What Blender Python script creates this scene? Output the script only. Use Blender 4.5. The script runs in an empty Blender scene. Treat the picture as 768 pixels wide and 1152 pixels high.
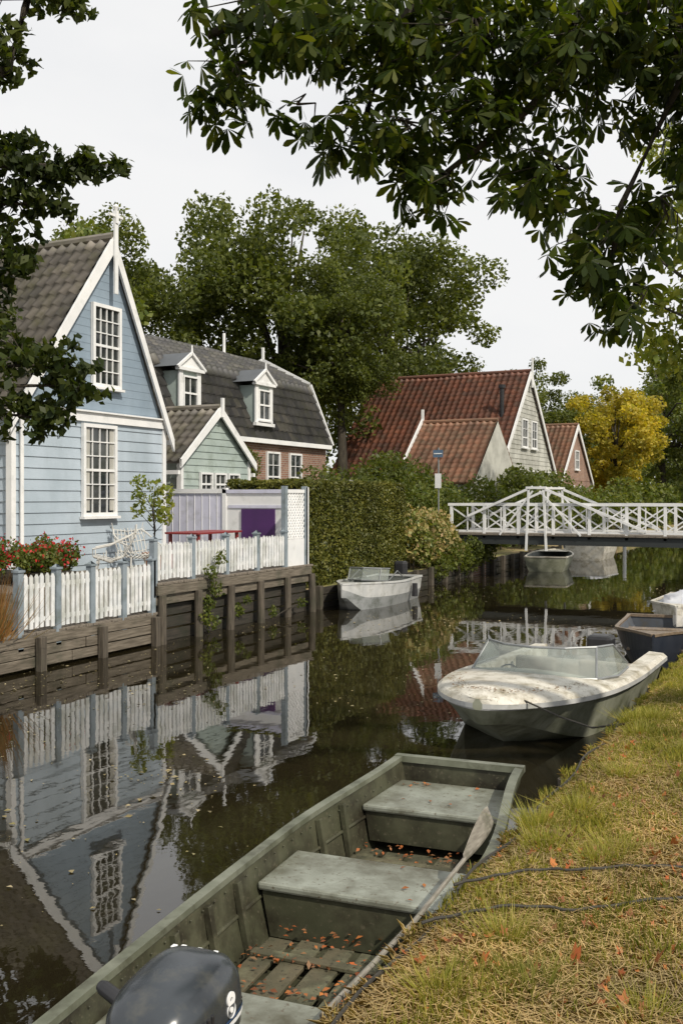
import bpy, math, random
import numpy as np
from mathutils import Vector, Matrix
random.seed(7)
RNG=np.random.default_rng(11)
SC=bpy.context.scene
COL=SC.collection

# ------------------------------------------------------------ materials
def newmat(name):
    m=bpy.data.materials.new(name); m.use_nodes=True
    nt=m.node_tree; b=nt.nodes['Principled BSDF']
    return m,nt,b
def N(nt,t,**k):
    n=nt.nodes.new(t)
    for a,v in k.items(): setattr(n,a,v)
    return n
def ramp(nt,fac,stops):
    r=N(nt,'ShaderNodeValToRGB'); el=r.color_ramp.elements
    while len(el)<len(stops): el.new(0.5)
    for e,(p,c) in zip(el,stops):
        e.position=p; e.color=(c[0],c[1],c[2],1)
    nt.links.new(fac,r.inputs[0]); return r.outputs[0]
def mixc(nt,fac,a,b,bt='MIX'):
    m=N(nt,'ShaderNodeMix',data_type='RGBA',blend_type=bt)
    for s,v in ((m.inputs[0],fac),(m.inputs[6],a),(m.inputs[7],b)):
        if isinstance(v,(int,float)): s.default_value=v
        elif isinstance(v,tuple): s.default_value=(v[0],v[1],v[2],1)
        else: nt.links.new(v,s)
    return m.outputs[2]
def noise(nt,scale,detail=4,vec=None,stretch=None,rough=.55):
    tc=N(nt,'ShaderNodeTexCoord'); mp=N(nt,'ShaderNodeMapping')
    if stretch: mp.inputs['Scale'].default_value=stretch
    nt.links.new(tc.outputs['Object'],mp.inputs[0])
    n=N(nt,'ShaderNodeTexNoise'); n.inputs['Scale'].default_value=scale; n.inputs['Detail'].default_value=detail
    n.inputs['Roughness'].default_value=rough
    nt.links.new(mp.outputs[0],n.inputs[0]); return n.outputs[0]
def bump(nt,b,h,strength,dist=.02):
    bp=N(nt,'ShaderNodeBump'); bp.inputs['Strength'].default_value=strength; bp.inputs['Distance'].default_value=dist
    nt.links.new(h,bp.inputs['Height']); nt.links.new(bp.outputs[0],b.inputs['Normal'])
def mat(name,c1,c2=None,scale=3,rough=.6,metal=0,bmp=.0,stretch=None,grime=None,gscale=1.2,lo=.35,hi=.65,glo=.5,ghi=.75,spec=.4,gstretch=None,speck=None):
    m,nt,b=newmat(name)
    b.inputs['Roughness'].default_value=rough; b.inputs['Metallic'].default_value=metal
    b.inputs['Specular IOR Level'].default_value=spec
    if c2 is None: c2=tuple(x*.82 for x in c1)
    n=noise(nt,scale,6,stretch=stretch)
    c=ramp(nt,n,[(lo,c1),(hi,c2)])
    if grime:
        g=noise(nt,gscale,8,rough=.65,stretch=gstretch)
        gf=ramp(nt,g,[(glo,(0,0,0)),(ghi,(1,1,1))])
        c=mixc(nt,gf,c,grime)
    if speck:
        g=noise(nt,38,3,rough=.6); gf=ramp(nt,g,[(.60,(0,0,0)),(.68,(.8,.8,.8))]); c=mixc(nt,gf,c,speck)
    nt.links.new(c,b.inputs['Base Color'])
    if bmp: bump(nt,b,noise(nt,scale*5,5,stretch=stretch),bmp)
    return m
def leafmat(name,cols,trans=.35,vscale=.5,rough=.5,spec=.3):
    m,nt,b=newmat(name)
    g=N(nt,'ShaderNodeNewGeometry')
    k=len(cols); c=ramp(nt,g.outputs['Random Per Island'],[(i/(k-1) if k>1 else 0,cc) for i,cc in enumerate(cols)])
    v=ramp(nt,noise(nt,vscale,3),[(.3,(.6,.6,.6)),(.7,(1.3,1.2,1.05))])
    c=mixc(nt,1.0,c,v,'MULTIPLY')
    nt.links.new(c,b.inputs['Base Color']); b.inputs['Roughness'].default_value=rough
    b.inputs['Specular IOR Level'].default_value=spec
    tr=N(nt,'ShaderNodeBsdfTranslucent')
    tc=mixc(nt,1.0,c,(1.6,1.6,.5),'MULTIPLY'); nt.links.new(tc,tr.inputs[0])
    ms=N(nt,'ShaderNodeMixShader'); ms.inputs[0].default_value=trans
    nt.links.new(b.outputs[0],ms.inputs[1]); nt.links.new(tr.outputs[0],ms.inputs[2])
    nt.links.new(ms.outputs[0],nt.nodes['Material Output'].inputs[0])
    return m
def tilemat(name,cols,moss=None):
    m,nt,b=newmat(name)
    uv=N(nt,'ShaderNodeUVMap'); fl=N(nt,'ShaderNodeVectorMath',operation='FLOOR')
    nt.links.new(uv.outputs[0],fl.inputs[0])
    wn=N(nt,'ShaderNodeTexWhiteNoise',noise_dimensions='2D'); nt.links.new(fl.outputs[0],wn.inputs[0])
    k=len(cols); c=ramp(nt,wn.outputs[0],[(i/(k-1),cc) for i,cc in enumerate(cols)])
    v=ramp(nt,noise(nt,.9,6),[(.3,(.6,.6,.6)),(.7,(1.25,1.22,1.15))])
    c=mixc(nt,1.0,c,v,'MULTIPLY')
    if moss:
        f=ramp(nt,noise(nt,2.2,8,rough=.7),[(.46,(0,0,0)),(.68,(.85,.85,.85))]); c=mixc(nt,f,c,moss)
    nt.links.new(c,b.inputs['Base Color']); b.inputs['Roughness'].default_value=.6
    return m
def woodmat(name,c1,c2,axis='y',scale=3,grime=None):
    st={'y':(14,1,14),'x':(1,14,14),'z':(14,14,1)}[axis]
    return mat(name,c1,c2,scale=scale,rough=.85,bmp=.5,stretch=st,grime=grime,gscale=1.5)

M={}
M['white']=mat('white_paint',(.76,.76,.75),(.66,.67,.67),2,.5,grime=(.42,.43,.40),gscale=2.5,glo=.55,ghi=.82)
M['fence']=mat('fence_paint',(.76,.76,.75),(.60,.62,.62),6,.55,grime=(.30,.31,.25),gscale=5,glo=.46,ghi=.78,gstretch=(1,1,.5))
M['greyblue']=mat('greyblue_paint',(.25,.29,.32),(.18,.22,.25),4,.6,grime=(.12,.14,.12),gscale=4)
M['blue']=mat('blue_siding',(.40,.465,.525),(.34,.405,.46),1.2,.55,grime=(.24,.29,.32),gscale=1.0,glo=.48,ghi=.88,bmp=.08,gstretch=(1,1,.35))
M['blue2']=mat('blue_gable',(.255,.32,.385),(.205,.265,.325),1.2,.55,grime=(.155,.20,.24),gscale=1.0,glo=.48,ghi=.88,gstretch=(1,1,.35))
M['palegreen']=mat('palegreen_siding',(.36,.42,.39),(.29,.35,.33),1.2,.6,grime=(.2,.24,.2),gscale=2)
M['cream']=mat('cream_wall',(.48,.48,.43),(.38,.38,.35),1.0,.7,grime=(.24,.24,.20),gscale=1,glo=.42,ghi=.75)
M['lav']=mat('lavender_panel',(.60,.60,.70),(.50,.51,.62),1.5,.5,grime=(.35,.36,.38),gscale=2.5)
M['purple']=mat('purple_panel',(.075,.025,.12),(.055,.02,.09),2,.5)
M['lead']=mat('lead_grey',(.10,.11,.12),None,2,.6)
M['wood']=woodmat('weathered_wood',(.20,.17,.13),(.09,.075,.055),'y',grime=(.05,.055,.035))
M['wooddark']=woodmat('dark_wood_and_recess_shade',(.05,.042,.032),(.022,.02,.015),'y',grime=(.02,.024,.014))  # dark timber; its darkness also paints the recess shade below the deck
M['woodz']=woodmat('weathered_post',(.12,.10,.075),(.05,.042,.032),'z',grime=(.04,.045,.025))
M['woodx']=woodmat('weathered_deck',(.22,.19,.15),(.12,.10,.08),'x')
M['bark']=mat('bark',(.06,.05,.035),(.03,.025,.018),6,.9,bmp=.8,stretch=(3,3,.6))
M['rope']=mat('rope_dark',(.03,.028,.025),(.05,.045,.035),30,.8)
M['metal']=mat('galvanised',(.30,.31,.31),(.22,.23,.23),4,.45,metal=.6)
M['black']=mat('black_plastic',(.018,.018,.02),(.028,.028,.03),6,.4)
def glassmat():
    m,nt,b=newmat('window_glass'); 
    n=noise(nt,1.4,2); c=ramp(nt,n,[(.4,(.012,.016,.018)),(.65,(.06,.065,.06))])
    nt.links.new(c,b.inputs['Base Color']); b.inputs['Roughness'].default_value=.06; b.inputs['Specular IOR Level'].default_value=.8
    bump(nt,b,noise(nt,2.5,2),.08,.02)
    return m
M['glass']=glassmat()
M['curtain']=mat('net_curtain',(.45,.44,.40),(.30,.30,.27),3,.9,stretch=(1,12,.5))
def brickmat():
    m,nt,b=newmat('brick_wall')
    tc=N(nt,'ShaderNodeTexCoord'); sp=N(nt,'ShaderNodeSeparateXYZ'); cb=N(nt,'ShaderNodeCombineXYZ')
    nt.links.new(tc.outputs['Object'],sp.inputs[0]); 
    ad=N(nt,'ShaderNodeMath',operation='ADD'); nt.links.new(sp.outputs[0],ad.inputs[0]); nt.links.new(sp.outputs[1],ad.inputs[1])
    nt.links.new(ad.outputs[0],cb.inputs[0]); nt.links.new(sp.outputs[2],cb.inputs[1])
    br=N(nt,'ShaderNodeTexBrick'); br.inputs['Scale'].default_value=1
    br.inputs['Brick Width'].default_value=.22; br.inputs['Row Height'].default_value=.07; br.inputs['Mortar Size'].default_value=.01
    br.inputs['Color1'].default_value=(.20,.09,.06,1); br.inputs['Color2'].default_value=(.29,.15,.09,1); br.inputs['Mortar'].default_value=(.33,.29,.25,1)
    nt.links.new(cb.outputs[0],br.inputs[0])
    c=mixc(nt,1.0,br.outputs[0],ramp(nt,noise(nt,1,5),[(.3,(.7,.7,.7)),(.7,(1.15,1.15,1.15))]),'MULTIPLY')
    nt.links.new(c,b.inputs['Base Color']); b.inputs['Roughness'].default_value=.85; return m
M['brick']=brickmat()
M['tile_grey']=tilemat('roof_tiles_grey',[(.10,.095,.088),(.17,.155,.14),(.13,.12,.11),(.22,.20,.175)],moss=(.11,.105,.06))
M['tile_dark']=tilemat('roof_tiles_dark',[(.045,.046,.05),(.075,.075,.078),(.055,.055,.06),(.12,.115,.105)],moss=(.07,.07,.05))
M['tile_red']=tilemat('roof_tiles_red',[(.15,.052,.030),(.20,.075,.042),(.10,.042,.028),(.17,.068,.042)],moss=(.085,.055,.038))
M['tile_orange']=tilemat('roof_tiles_orange',[(.22,.105,.062),(.29,.14,.085),(.17,.088,.055),(.24,.13,.08)],moss=(.14,.105,.065))
M['leaf_tree']=leafmat('leaves_tree',[(.05,.072,.018),(.095,.125,.028),(.14,.165,.040),(.065,.092,.022)],.40,.3)
M['leaf_mid']=leafmat('leaves_midgreen',[(.06,.095,.02),(.11,.15,.03),(.16,.18,.045),(.07,.10,.02)],.35,.5)
M['leaf_light']=leafmat('leaves_lightgreen',[(.12,.17,.03),(.20,.25,.05),(.28,.30,.07),(.13,.18,.03)],.45,.5)
M['leaf_yellow']=leafmat('leaves_yellow',[(.32,.27,.03),(.50,.42,.06),(.24,.25,.04),(.58,.46,.08)],.42,.5)
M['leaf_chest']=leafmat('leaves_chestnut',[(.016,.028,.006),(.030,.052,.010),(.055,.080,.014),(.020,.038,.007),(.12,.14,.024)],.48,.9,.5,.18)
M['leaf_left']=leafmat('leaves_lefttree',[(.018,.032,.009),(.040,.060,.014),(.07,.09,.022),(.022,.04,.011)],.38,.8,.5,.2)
M['leaf_hedge']=leafmat('leaves_hedge',[(.06,.075,.014),(.10,.115,.022),(.15,.15,.032),(.045,.06,.012)],.2,.7)
M['leaf_hyd']=leafmat('flowers_hydrangea',[(.26,.26,.09),(.38,.30,.14),(.17,.22,.06),(.42,.30,.17)],.2,1.5)
M['flower']=leafmat('flowers_red',[(.40,.02,.02),(.52,.04,.05),(.30,.01,.02)],.2,3)
M['leaf_orange']=leafmat('fallen_leaves',[(.36,.10,.03),(.44,.17,.05),(.20,.07,.03),(.28,.16,.08),(.42,.11,.03),(.16,.09,.045)],.12,3,.6)
M['grass_g']=leafmat('grass_green',[(.16,.19,.030),(.25,.26,.052),(.37,.33,.10),(.19,.22,.038)],.35,1.2,.6)
M['grass_s']=leafmat('grass_straw',[(.44,.34,.16),(.58,.46,.24),(.32,.22,.11),(.50,.40,.18)],.2,1.5,.7)
M['float']=leafmat('floating_leaves',[(.14,.12,.055),(.30,.25,.13),(.18,.17,.07),(.42,.37,.24),(.10,.09,.04)],.05,2,.6)

# ------------------------------------------------------------ mesh helpers
def empty(name,loc=(0,0,0),rz=0,rx=0,ry=0):
    e=bpy.data.objects.new(name,None); e.location=loc; e.rotation_euler=(rx,ry,rz); e.empty_display_size=.3
    COL.objects.link(e); return e
def np_mesh(name,V,F,mats,parent=None,mi=None,smooth=False,link=True):
    me=bpy.data.meshes.new(name); V=np.asarray(V,dtype=np.float32); F=np.asarray(F,dtype=np.int32); k=F.shape[1]
    me.vertices.add(len(V)); me.vertices.foreach_set('co',V.ravel())
    me.loops.add(F.size); me.loops.foreach_set('vertex_index',F.ravel())
    me.polygons.add(len(F)); me.polygons.foreach_set('loop_start',np.arange(len(F),dtype=np.int32)*k)
    for m in mats: me.materials.append(m)
    if mi is not None: me.polygons.foreach_set('material_index',np.asarray(mi,dtype=np.int32))
    if smooth: me.polygons.foreach_set('use_smooth',np.ones(len(F),dtype=bool))
    me.update(calc_edges=True); me.validate()
    if not link: return me
    o=bpy.data.objects.new(name,me); COL.objects.link(o)
    if parent: o.parent=parent
    return o
class MB:
    def __init__(s): s.v=[];s.f=[];s.m=[]
    def poly(s,pts,mi=0):
        i=len(s.v); s.v+= [tuple(p) for p in pts]; s.f.append(list(range(i,i+len(pts)))); s.m.append(mi)
    def box(s,x0,x1,y0,y1,z0,z1,mi=0):
        i=len(s.v); s.v+=[(x0,y0,z0),(x1,y0,z0),(x1,y1,z0),(x0,y1,z0),(x0,y0,z1),(x1,y0,z1),(x1,y1,z1),(x0,y1,z1)]
        for q in ((0,3,2,1),(4,5,6,7),(0,1,5,4),(1,2,6,5),(2,3,7,6),(3,0,4,7)):
            s.f.append([i+a for a in q]); s.m.append(mi)
    def beam(s,p,q,w,h,mi=0,up=(0,0,1)):
        p=Vector(p);q=Vector(q);d=(q-p).normalized();u=Vector(up)
        if abs(d.dot(u))>.98: u=Vector((1,0,0))
        sd=d.cross(u).normalized()*w/2; uu=sd.normalized().cross(d).normalized()*h/2
        i=len(s.v)
        for c in (p,q):
            for a,b in ((-1,-1),(1,-1),(1,1),(-1,1)): s.v.append(tuple(c+sd*a+uu*b))
        for qd in ((0,3,2,1),(4,5,6,7),(0,1,5,4),(1,2,6,5),(2,3,7,6),(3,0,4,7)):
            s.f.append([i+a for a in qd]); s.m.append(mi)
    def tube(s,pts,rad,n=8,mi=0):
        pts=[Vector(p) for p in pts]
        if not hasattr(rad,'__len__'): rad=[rad]*len(pts)
        base=len(s.v); ref=Vector((.123,.31,.95))
        for i,p in enumerate(pts):
            d=(pts[min(i+1,len(pts)-1)]-pts[max(i-1,0)])
            d=d.normalized() if d.length>1e-6 else Vector((0,0,1))
            r=ref if abs(d.dot(ref))<.95 else Vector((1,0,0))
            a=d.cross(r).normalized(); b=d.cross(a)
            for k in range(n):
                t=2*math.pi*k/n; s.v.append(tuple(p+(a*math.cos(t)+b*math.sin(t))*rad[i]))
        for i in range(len(pts)-1):
            for k in range(n):
                k2=(k+1)%n; s.f.append([base+i*n+k,base+i*n+k2,base+(i+1)*n+k2,base+(i+1)*n+k]); s.m.append(mi)
        s.f.append([base+k for k in range(n)][::-1]); s.m.append(mi)
        s.f.append([base+(len(pts)-1)*n+k for k in range(n)]); s.m.append(mi)
    def loft(s,secs,mi=0,closed=False,caps=False,mif=None):
        base=len(s.v); n=len(secs[0])
        for sc in secs: s.v+=[tuple(p) for p in sc]
        for i in range(len(secs)-1):
            for k in range(n if closed else n-1):
                k2=(k+1)%n; s.f.append([base+i*n+k,base+i*n+k2,base+(i+1)*n+k2,base+(i+1)*n+k]); s.m.append(mif(i,k) if mif else mi)
        if caps:
            s.f.append([base+k for k in range(n)][::-1]); s.m.append(mi)
            s.f.append([base+(len(secs)-1)*n+k for k in range(n)]); s.m.append(mi)
    def build(s,name,mats,parent=None,world=True,smooth=False,bevel=0,sub=0,weld=False):
        me=bpy.data.meshes.new(name); L=Vector(parent.location) if (parent and world) else Vector((0,0,0))
        me.from_pydata([(a[0]-L.x,a[1]-L.y,a[2]-L.z) for a in s.v],[],s.f)
        for m in mats: me.materials.append(m)
        me.polygons.foreach_set('material_index',s.m)
        if smooth: me.polygons.foreach_set('use_smooth',[True]*len(s.f))
        me.update(); o=bpy.data.objects.new(name,me); COL.objects.link(o)
        if parent: o.parent=parent
        if weld:
            w=o.modifiers.new('w','WELD'); w.merge_threshold=.0005
        if bevel:
            b=o.modifiers.new('b','BEVEL'); b.width=bevel; b.segments=2; b.limit_method='ANGLE'
        if sub:
            b=o.modifiers.new('s','SUBSURF'); b.levels=sub; b.render_levels=sub
        return o
def unit(a): return a/np.maximum(np.linalg.norm(a,axis=1,keepdims=True),1e-6)
def leafgeo(P,size,rng,down=0.0,w=.32,flat=0.0):
    n=len(P); d=unit(rng.normal(size=(n,3))+np.array([0,0,-down])); r=rng.normal(size=(n,3))
    if flat: 
        d[:,2]*=(1-flat); d=unit(d)
        r=np.tile([0,0,1.],(n,1))+rng.normal(size=(n,3))*.25; nn=r; sd=unit(np.cross(d,nn)); up=unit(np.cross(sd,d))
    else:
        sd=unit(np.cross(d,r)); up=np.cross(sd,d)
    s=(size*(.6+.8*rng.random(n)))[:,None]
    A=P-d*s*.5; B=P+d*s*.5; C=P+sd*s*w+up*s*.12; D=P-sd*s*w+up*s*.12
    V=np.stack([A,C,B,D],1).reshape(-1,3); F=np.arange(n*4).reshape(n,4)
    return V,F
def blob_pts(c,r,n,rng,shell=.5):
    d=unit(rng.normal(size=(n,3))); rr=(shell+(1-shell)*rng.random(n)**.6)[:,None]
    lump=1+.18*np.sin(d[:,:1]*5+c[0])*np.sin(d[:,1:2]*5+c[1])
    return np.array(c)+d*rr*lump*np.array(r)
def foliage(name,clumps,per,size,m,rng,parent=None,shell=.3,down=0.,L=(0,0,0)):
    P=np.concatenate([blob_pts(c,(r if hasattr(r,'__len__') else (r,r,r)),int(per*(k if k else 1)),rng,shell) for c,r,k in clumps])
    V,F=leafgeo(P-np.array(L),size,rng,down); return np_mesh(name,V,F,[m],parent)

BX=-1.54   # right bank edge
# ------------------------------------------------------------ ground, water
def ground():
    prof=[(-500,.6),(-60,.6),(-30,.55),(-10.12,.45),(-10.1,-.9),(BX-.04,-.9),(BX-.02,.50),(BX+.1,.585),(-.85,.60),(2,.66),(60,.8),(500,.8)]
    ys=[-80,0,3,6,9,12,16,24,40,80,160,500]
    V=[(x,y,z) for y in ys for x,z in prof]; n=len(prof)
    F=[(j*n+i,j*n+i+1,(j+1)*n+i+1,(j+1)*n+i) for j in range(len(ys)-1) for i in range(n-1)]
    m,nt,b=newmat('ground_earth')
    c=ramp(nt,noise(nt,.8,6),[(.35,(.15,.15,.04)),(.5,(.24,.20,.085)),(.65,(.30,.22,.11))])
    c=mixc(nt,1.,c,ramp(nt,noise(nt,25,5),[(.3,(.5,.5,.5)),(.7,(1.2,1.2,1.2))]),'MULTIPLY')
    nt.links.new(c,b.inputs['Base Color']); b.inputs['Roughness'].default_value=.95
    bump(nt,b,noise(nt,40,5),.8,.03)
    np_mesh('ground',V,F,[m])
ground()
def water():
    m,nt,b=newmat('canal_water')
    c=ramp(nt,noise(nt,.4,4),[(.35,(.010,.008,.004)),(.7,(.020,.016,.008))])
    film=ramp(nt,noise(nt,.9,9,rough=.72,stretch=(1.2,.6,1)),[(.52,(0,0,0)),(.76,(.4,.4,.4))])
    c=mixc(nt,film,c,(.045,.041,.020)); nt.links.new(c,b.inputs['Base Color'])
    r=ramp(nt,noise(nt,1.1,8,rough=.7,stretch=(1.2,.6,1)),[(.48,(.012,.012,.012)),(.8,(.07,.07,.07))]); nt.links.new(r,b.inputs['Roughness'])
    b.inputs['IOR'].default_value=1.72; b.inputs['Specular IOR Level'].default_value=.5
    n1=noise(nt,1.3,3,stretch=(1.3,.7,1)); n2=noise(nt,8,3)
    ad=N(nt,'ShaderNodeMath',operation='MULTIPLY_ADD'); nt.links.new(n2,ad.inputs[0]); ad.inputs[1].default_value=.10; nt.links.new(n1,ad.inputs[2])
    bump(nt,b,ad.outputs[0],.085,.03)
    V=[(-10.1,-80,0),(BX-.03,-80,0),(BX-.03,500,0),(-10.1,500,0)]
    np_mesh('canal_water',V,[(0,1,2,3)],[m])
water()

# ------------------------------------------------------------ roofs / houses
def tile_roof(name,o,a,la,b,lb,mt,parent,tw=.26,rh=.32,amp=.034,step=.04,spc=6):
    o=np.array(o,float)-np.array(parent.location); a=np.array(a,float);a/=np.linalg.norm(a); b=np.array(b,float); b/=np.linalg.norm(b)
    n=np.cross(a,b); n/=np.linalg.norm(n)
    if n[2]<0:n=-n
    na=max(2,int(la/tw)*spc); us=np.linspace(0,la,na+1); prof=amp*np.cos(us/tw*2*math.pi)+.25*amp*np.cos(us/tw*4*math.pi+.7)
    sag=.02*np.sin(us*.9+o[1])+.012*np.sin(us*2.3)
    nr=int(round(lb/rh)); rows=[]; uvv=[]
    for r in range(nr):
        for (t,h,vv) in ((r*lb/nr,0,r+.02),((r+1)*lb/nr,step,r+.98)):
            jit=RNG.normal(size=len(us))*.003
            rows.append(o+us[:,None]*a+b*t+n*(prof+h+jit+sag)[:,None]); uvv.append(vv)
    rows.append(o+us[:,None]*a+b*lb+n*(-.05)); uvv.append(nr-.02)
    V=np.concatenate(rows); k=len(us); R=len(rows)
    idx=np.arange(R*k).reshape(R,k); F=np.stack([idx[:-1,:-1],idx[:-1,1:],idx[1:,1:],idx[1:,:-1]],-1).reshape(-1,4)
    ob=np_mesh(name,V,F,[mt],parent); me=ob.data; uvl=me.uv_layers.new(name='UVMap')
    uvs=np.zeros((len(F),4,2),np.float32)
    fu=(np.tile(np.arange(k-1),(R-1,1))//spc+.5).reshape(-1); fv=(np.array([math.floor(v) for v in uvv[:-1]])[:,None]+.5+np.zeros((1,k-1))).reshape(-1)
    uvs[:,:,0]=fu[:,None]; uvs[:,:,1]=fv[:,None]
    uvl.data.foreach_set('uv',uvs.ravel()); return ob
def window(mb,x,yc,zc,w,h,nx,ny,fr=.07,W=0,G=1):
    y0,y1,z0,z1=yc-w/2,yc+w/2,zc-h/2,zc+h/2
    mb.box(x-.02,x+.02,y0,y1,z0,z1,G)
    mb.box(x,x+.07,y0-fr,y0,z0-fr,z1+fr,W); mb.box(x,x+.07,y1,y1+fr,z0-fr,z1+fr,W)
    mb.box(x,x+.068,y0,y1,z1,z1+fr,W); mb.box(x,x+.068,y0,y1,z0-fr,z0,W)
    mb.box(x,x+.12,y0-fr-.04,y1+fr+.04,z0-fr-.05,z0-fr-.001,W)
    for i in range(1,nx): 
        yy=y0+w*i/nx; mb.box(x+.02,x+.045,yy-.010,yy+.010,z0,z1,W)
    for j in range(1,ny):
        zz=z0+h*j/ny; t=.025 if j==ny//2 else .010
        mb.box(x+.02,x+.05,y0,y1,zz-t,zz+t,W)
def laps(mb,x,yf,z0,z1,bh,mi,out=.022):
    n=max(1,int(round((z1-z0)/bh)))
    for i in range(n):
        a=z0+(z1-z0)*i/n; b=z0+(z1-z0)*(i+1)/n
        ya,yb=yf(a); yc,yd=yf(b-.001)
        mb.poly([(x+out,ya,a),(x+out,yb,a),(x+.003,yd,b),(x+.003,yc,b)],mi)
        mb.poly([(x,ya,a),(x,yb,a),(x+out,yb,a),(x+out,ya,a)],mi)
def gable_house(name,x,depth,y0,y1,ya,zb,ze,za,wallm,gabm,roofm,bh=.2,over=.15,band=True,tw=.26,barge=.16):
    e=empty(name,(x,(y0+y1)/2,zb))
    mb=MB()
    def yf(z):
        if z<=ze: return (y0,y1)
        t=min(1,(z-ze)/(za-ze)); return (y0+(ya-y0)*t,y1+(ya-y1)*t)
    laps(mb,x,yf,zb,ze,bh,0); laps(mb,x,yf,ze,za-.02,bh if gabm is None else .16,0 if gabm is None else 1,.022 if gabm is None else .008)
    xb=x-depth
    mb.poly([(x,y0,zb),(x,y1,zb),(x,y1,ze),(x,ya,za),(x,y0,ze)],0)
    mb.poly([(xb,y0,zb),(xb,y0,ze),(xb,ya,za),(xb,y1,ze),(xb,y1,zb)],0)
    n=int((ze-zb)/bh)
    for i in range(n):
        a=zb+(ze-zb)*i/n; b=zb+(ze-zb)*(i+1)/n
        mb.poly([(xb,y0-.022,a),(x,y0-.022,a),(x,y0-.003,b),(xb,y0-.003,b)],0)
        mb.poly([(xb,y1+.022,a),(x,y1+.022,a),(x,y1+.003,b),(xb,y1+.003,b)],0)
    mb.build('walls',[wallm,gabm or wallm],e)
    t=MB()
    for yy,s in ((y0,-1),(y1,1)):
        t.box(x-.08,x+.05,min(yy,yy+s*.05)-.03,max(yy,yy+s*.05)+.03,zb,ze,0)
        p=Vector((x+over+.02,ya,za+.07)); q=Vector((x+over+.02,yy+s*.22,ze-.22*(za-ze)/abs(ya-yy)+.07))
        t.poly([p+Vector((0,0,.06)),q+Vector((0,0,.06)),q-Vector((0,0,barge*1.2)),p-Vector((0,0,barge*1.7))],0)
        t.poly([p+Vector((-.05,0,.06)),q+Vector((-.05,0,.06)),q-Vector((.05,0,barge*1.2)),p-Vector((.05,0,barge*1.7))],0)
        t.poly([p+Vector((-.05,0,.06)),q+Vector((-.05,0,.06)),q+Vector((0,0,.06)),p+Vector((0,0,.06))],0)
        t.poly([p+Vector((-.05,0,-barge*1.7)),q+Vector((-.05,0,-barge*1.2)),q+Vector((0,0,-barge*1.2)),p+Vector((0,0,-barge*1.7))],0)
        t.box(xb,x+over-.06,min(yy+s*.16,yy+s*.26),max(yy+s*.16,yy+s*.26),ze-.42,ze-.32,0)
    if band: t.box(x,x+.07,y0,y1,ze-.09,ze+.09,0); t.box(x,x+.12,y0-.05,y1+.05,ze+.09,ze+.12,0)
    t.build('trim',[M['white']],e)
    for nm,yy,s in (('roof_near_side',y0,-1),('roof_far_side',y1,1)):
        dv=np.array([0,(yy-ya),ze-za],float); l=np.linalg.norm(dv); dv/=l
        tile_roof(nm,(x+over-.03,ya,za+.06),(-1,0,0),depth+over,dv,l+.28,roofm,e,tw=tw)
    r=MB(); r.tube([(x+over,ya,za+.10),(xb,ya,za+.10)],.09,8,0); r.build('ridge',[roofm],e)
    return e
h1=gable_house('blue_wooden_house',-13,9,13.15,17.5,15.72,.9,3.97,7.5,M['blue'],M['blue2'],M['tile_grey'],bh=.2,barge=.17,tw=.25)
w=MB(); window(w,-12.975,15.4,2.94,.86,1.66,4,6); window(w,-12.985,15.62,5.4,.72,1.5,4,6)
for y in (15.0,15.73): w.box(-12.954,-12.951,y-.02,y+.12,2.15,3.75,2)
w.build('windows',[M['white'],M['glass'],M['curtain']],h1)
f=MB(); f.box(-12.82,-12.78,15.67,15.77,6.45,7.85,0); f.box(-12.84,-12.76,15.68,15.76,7.85,8.1,0); f.beam((-12.8,15.52,8.0),(-12.8,15.92,8.0),.04,.05,0)
f.tube([(-12.8,15.72,8.1),(-12.8,15.72,8.18),(-12.8,15.72,8.24)],[.03,.06,.02],8,0)
f.tube([(-12.93,13.3,.9),(-12.93,13.3,3.9)],.04,8,0); f.build('finial',[M['white']],h1)
h2=gable_house('pale_green_annex',-14.5,1.9,20.3,23.4,21.85,.8,3.4,4.67,M['palegreen'],None,M['tile_grey'],bh=.17,band=False,tw=.25,barge=.12)
w=MB()
for yc in (21.3,21.95,22.6): window(w,-14.475,yc,2.75,.45,.5,2,2,.05)
w.build('windows',[M['white'],M['glass']],h2)
f=MB(); f.box(-14.33,-14.27,21.8,21.9,4.5,5.0,0); f.build('finial',[M['white']],h2)
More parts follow.
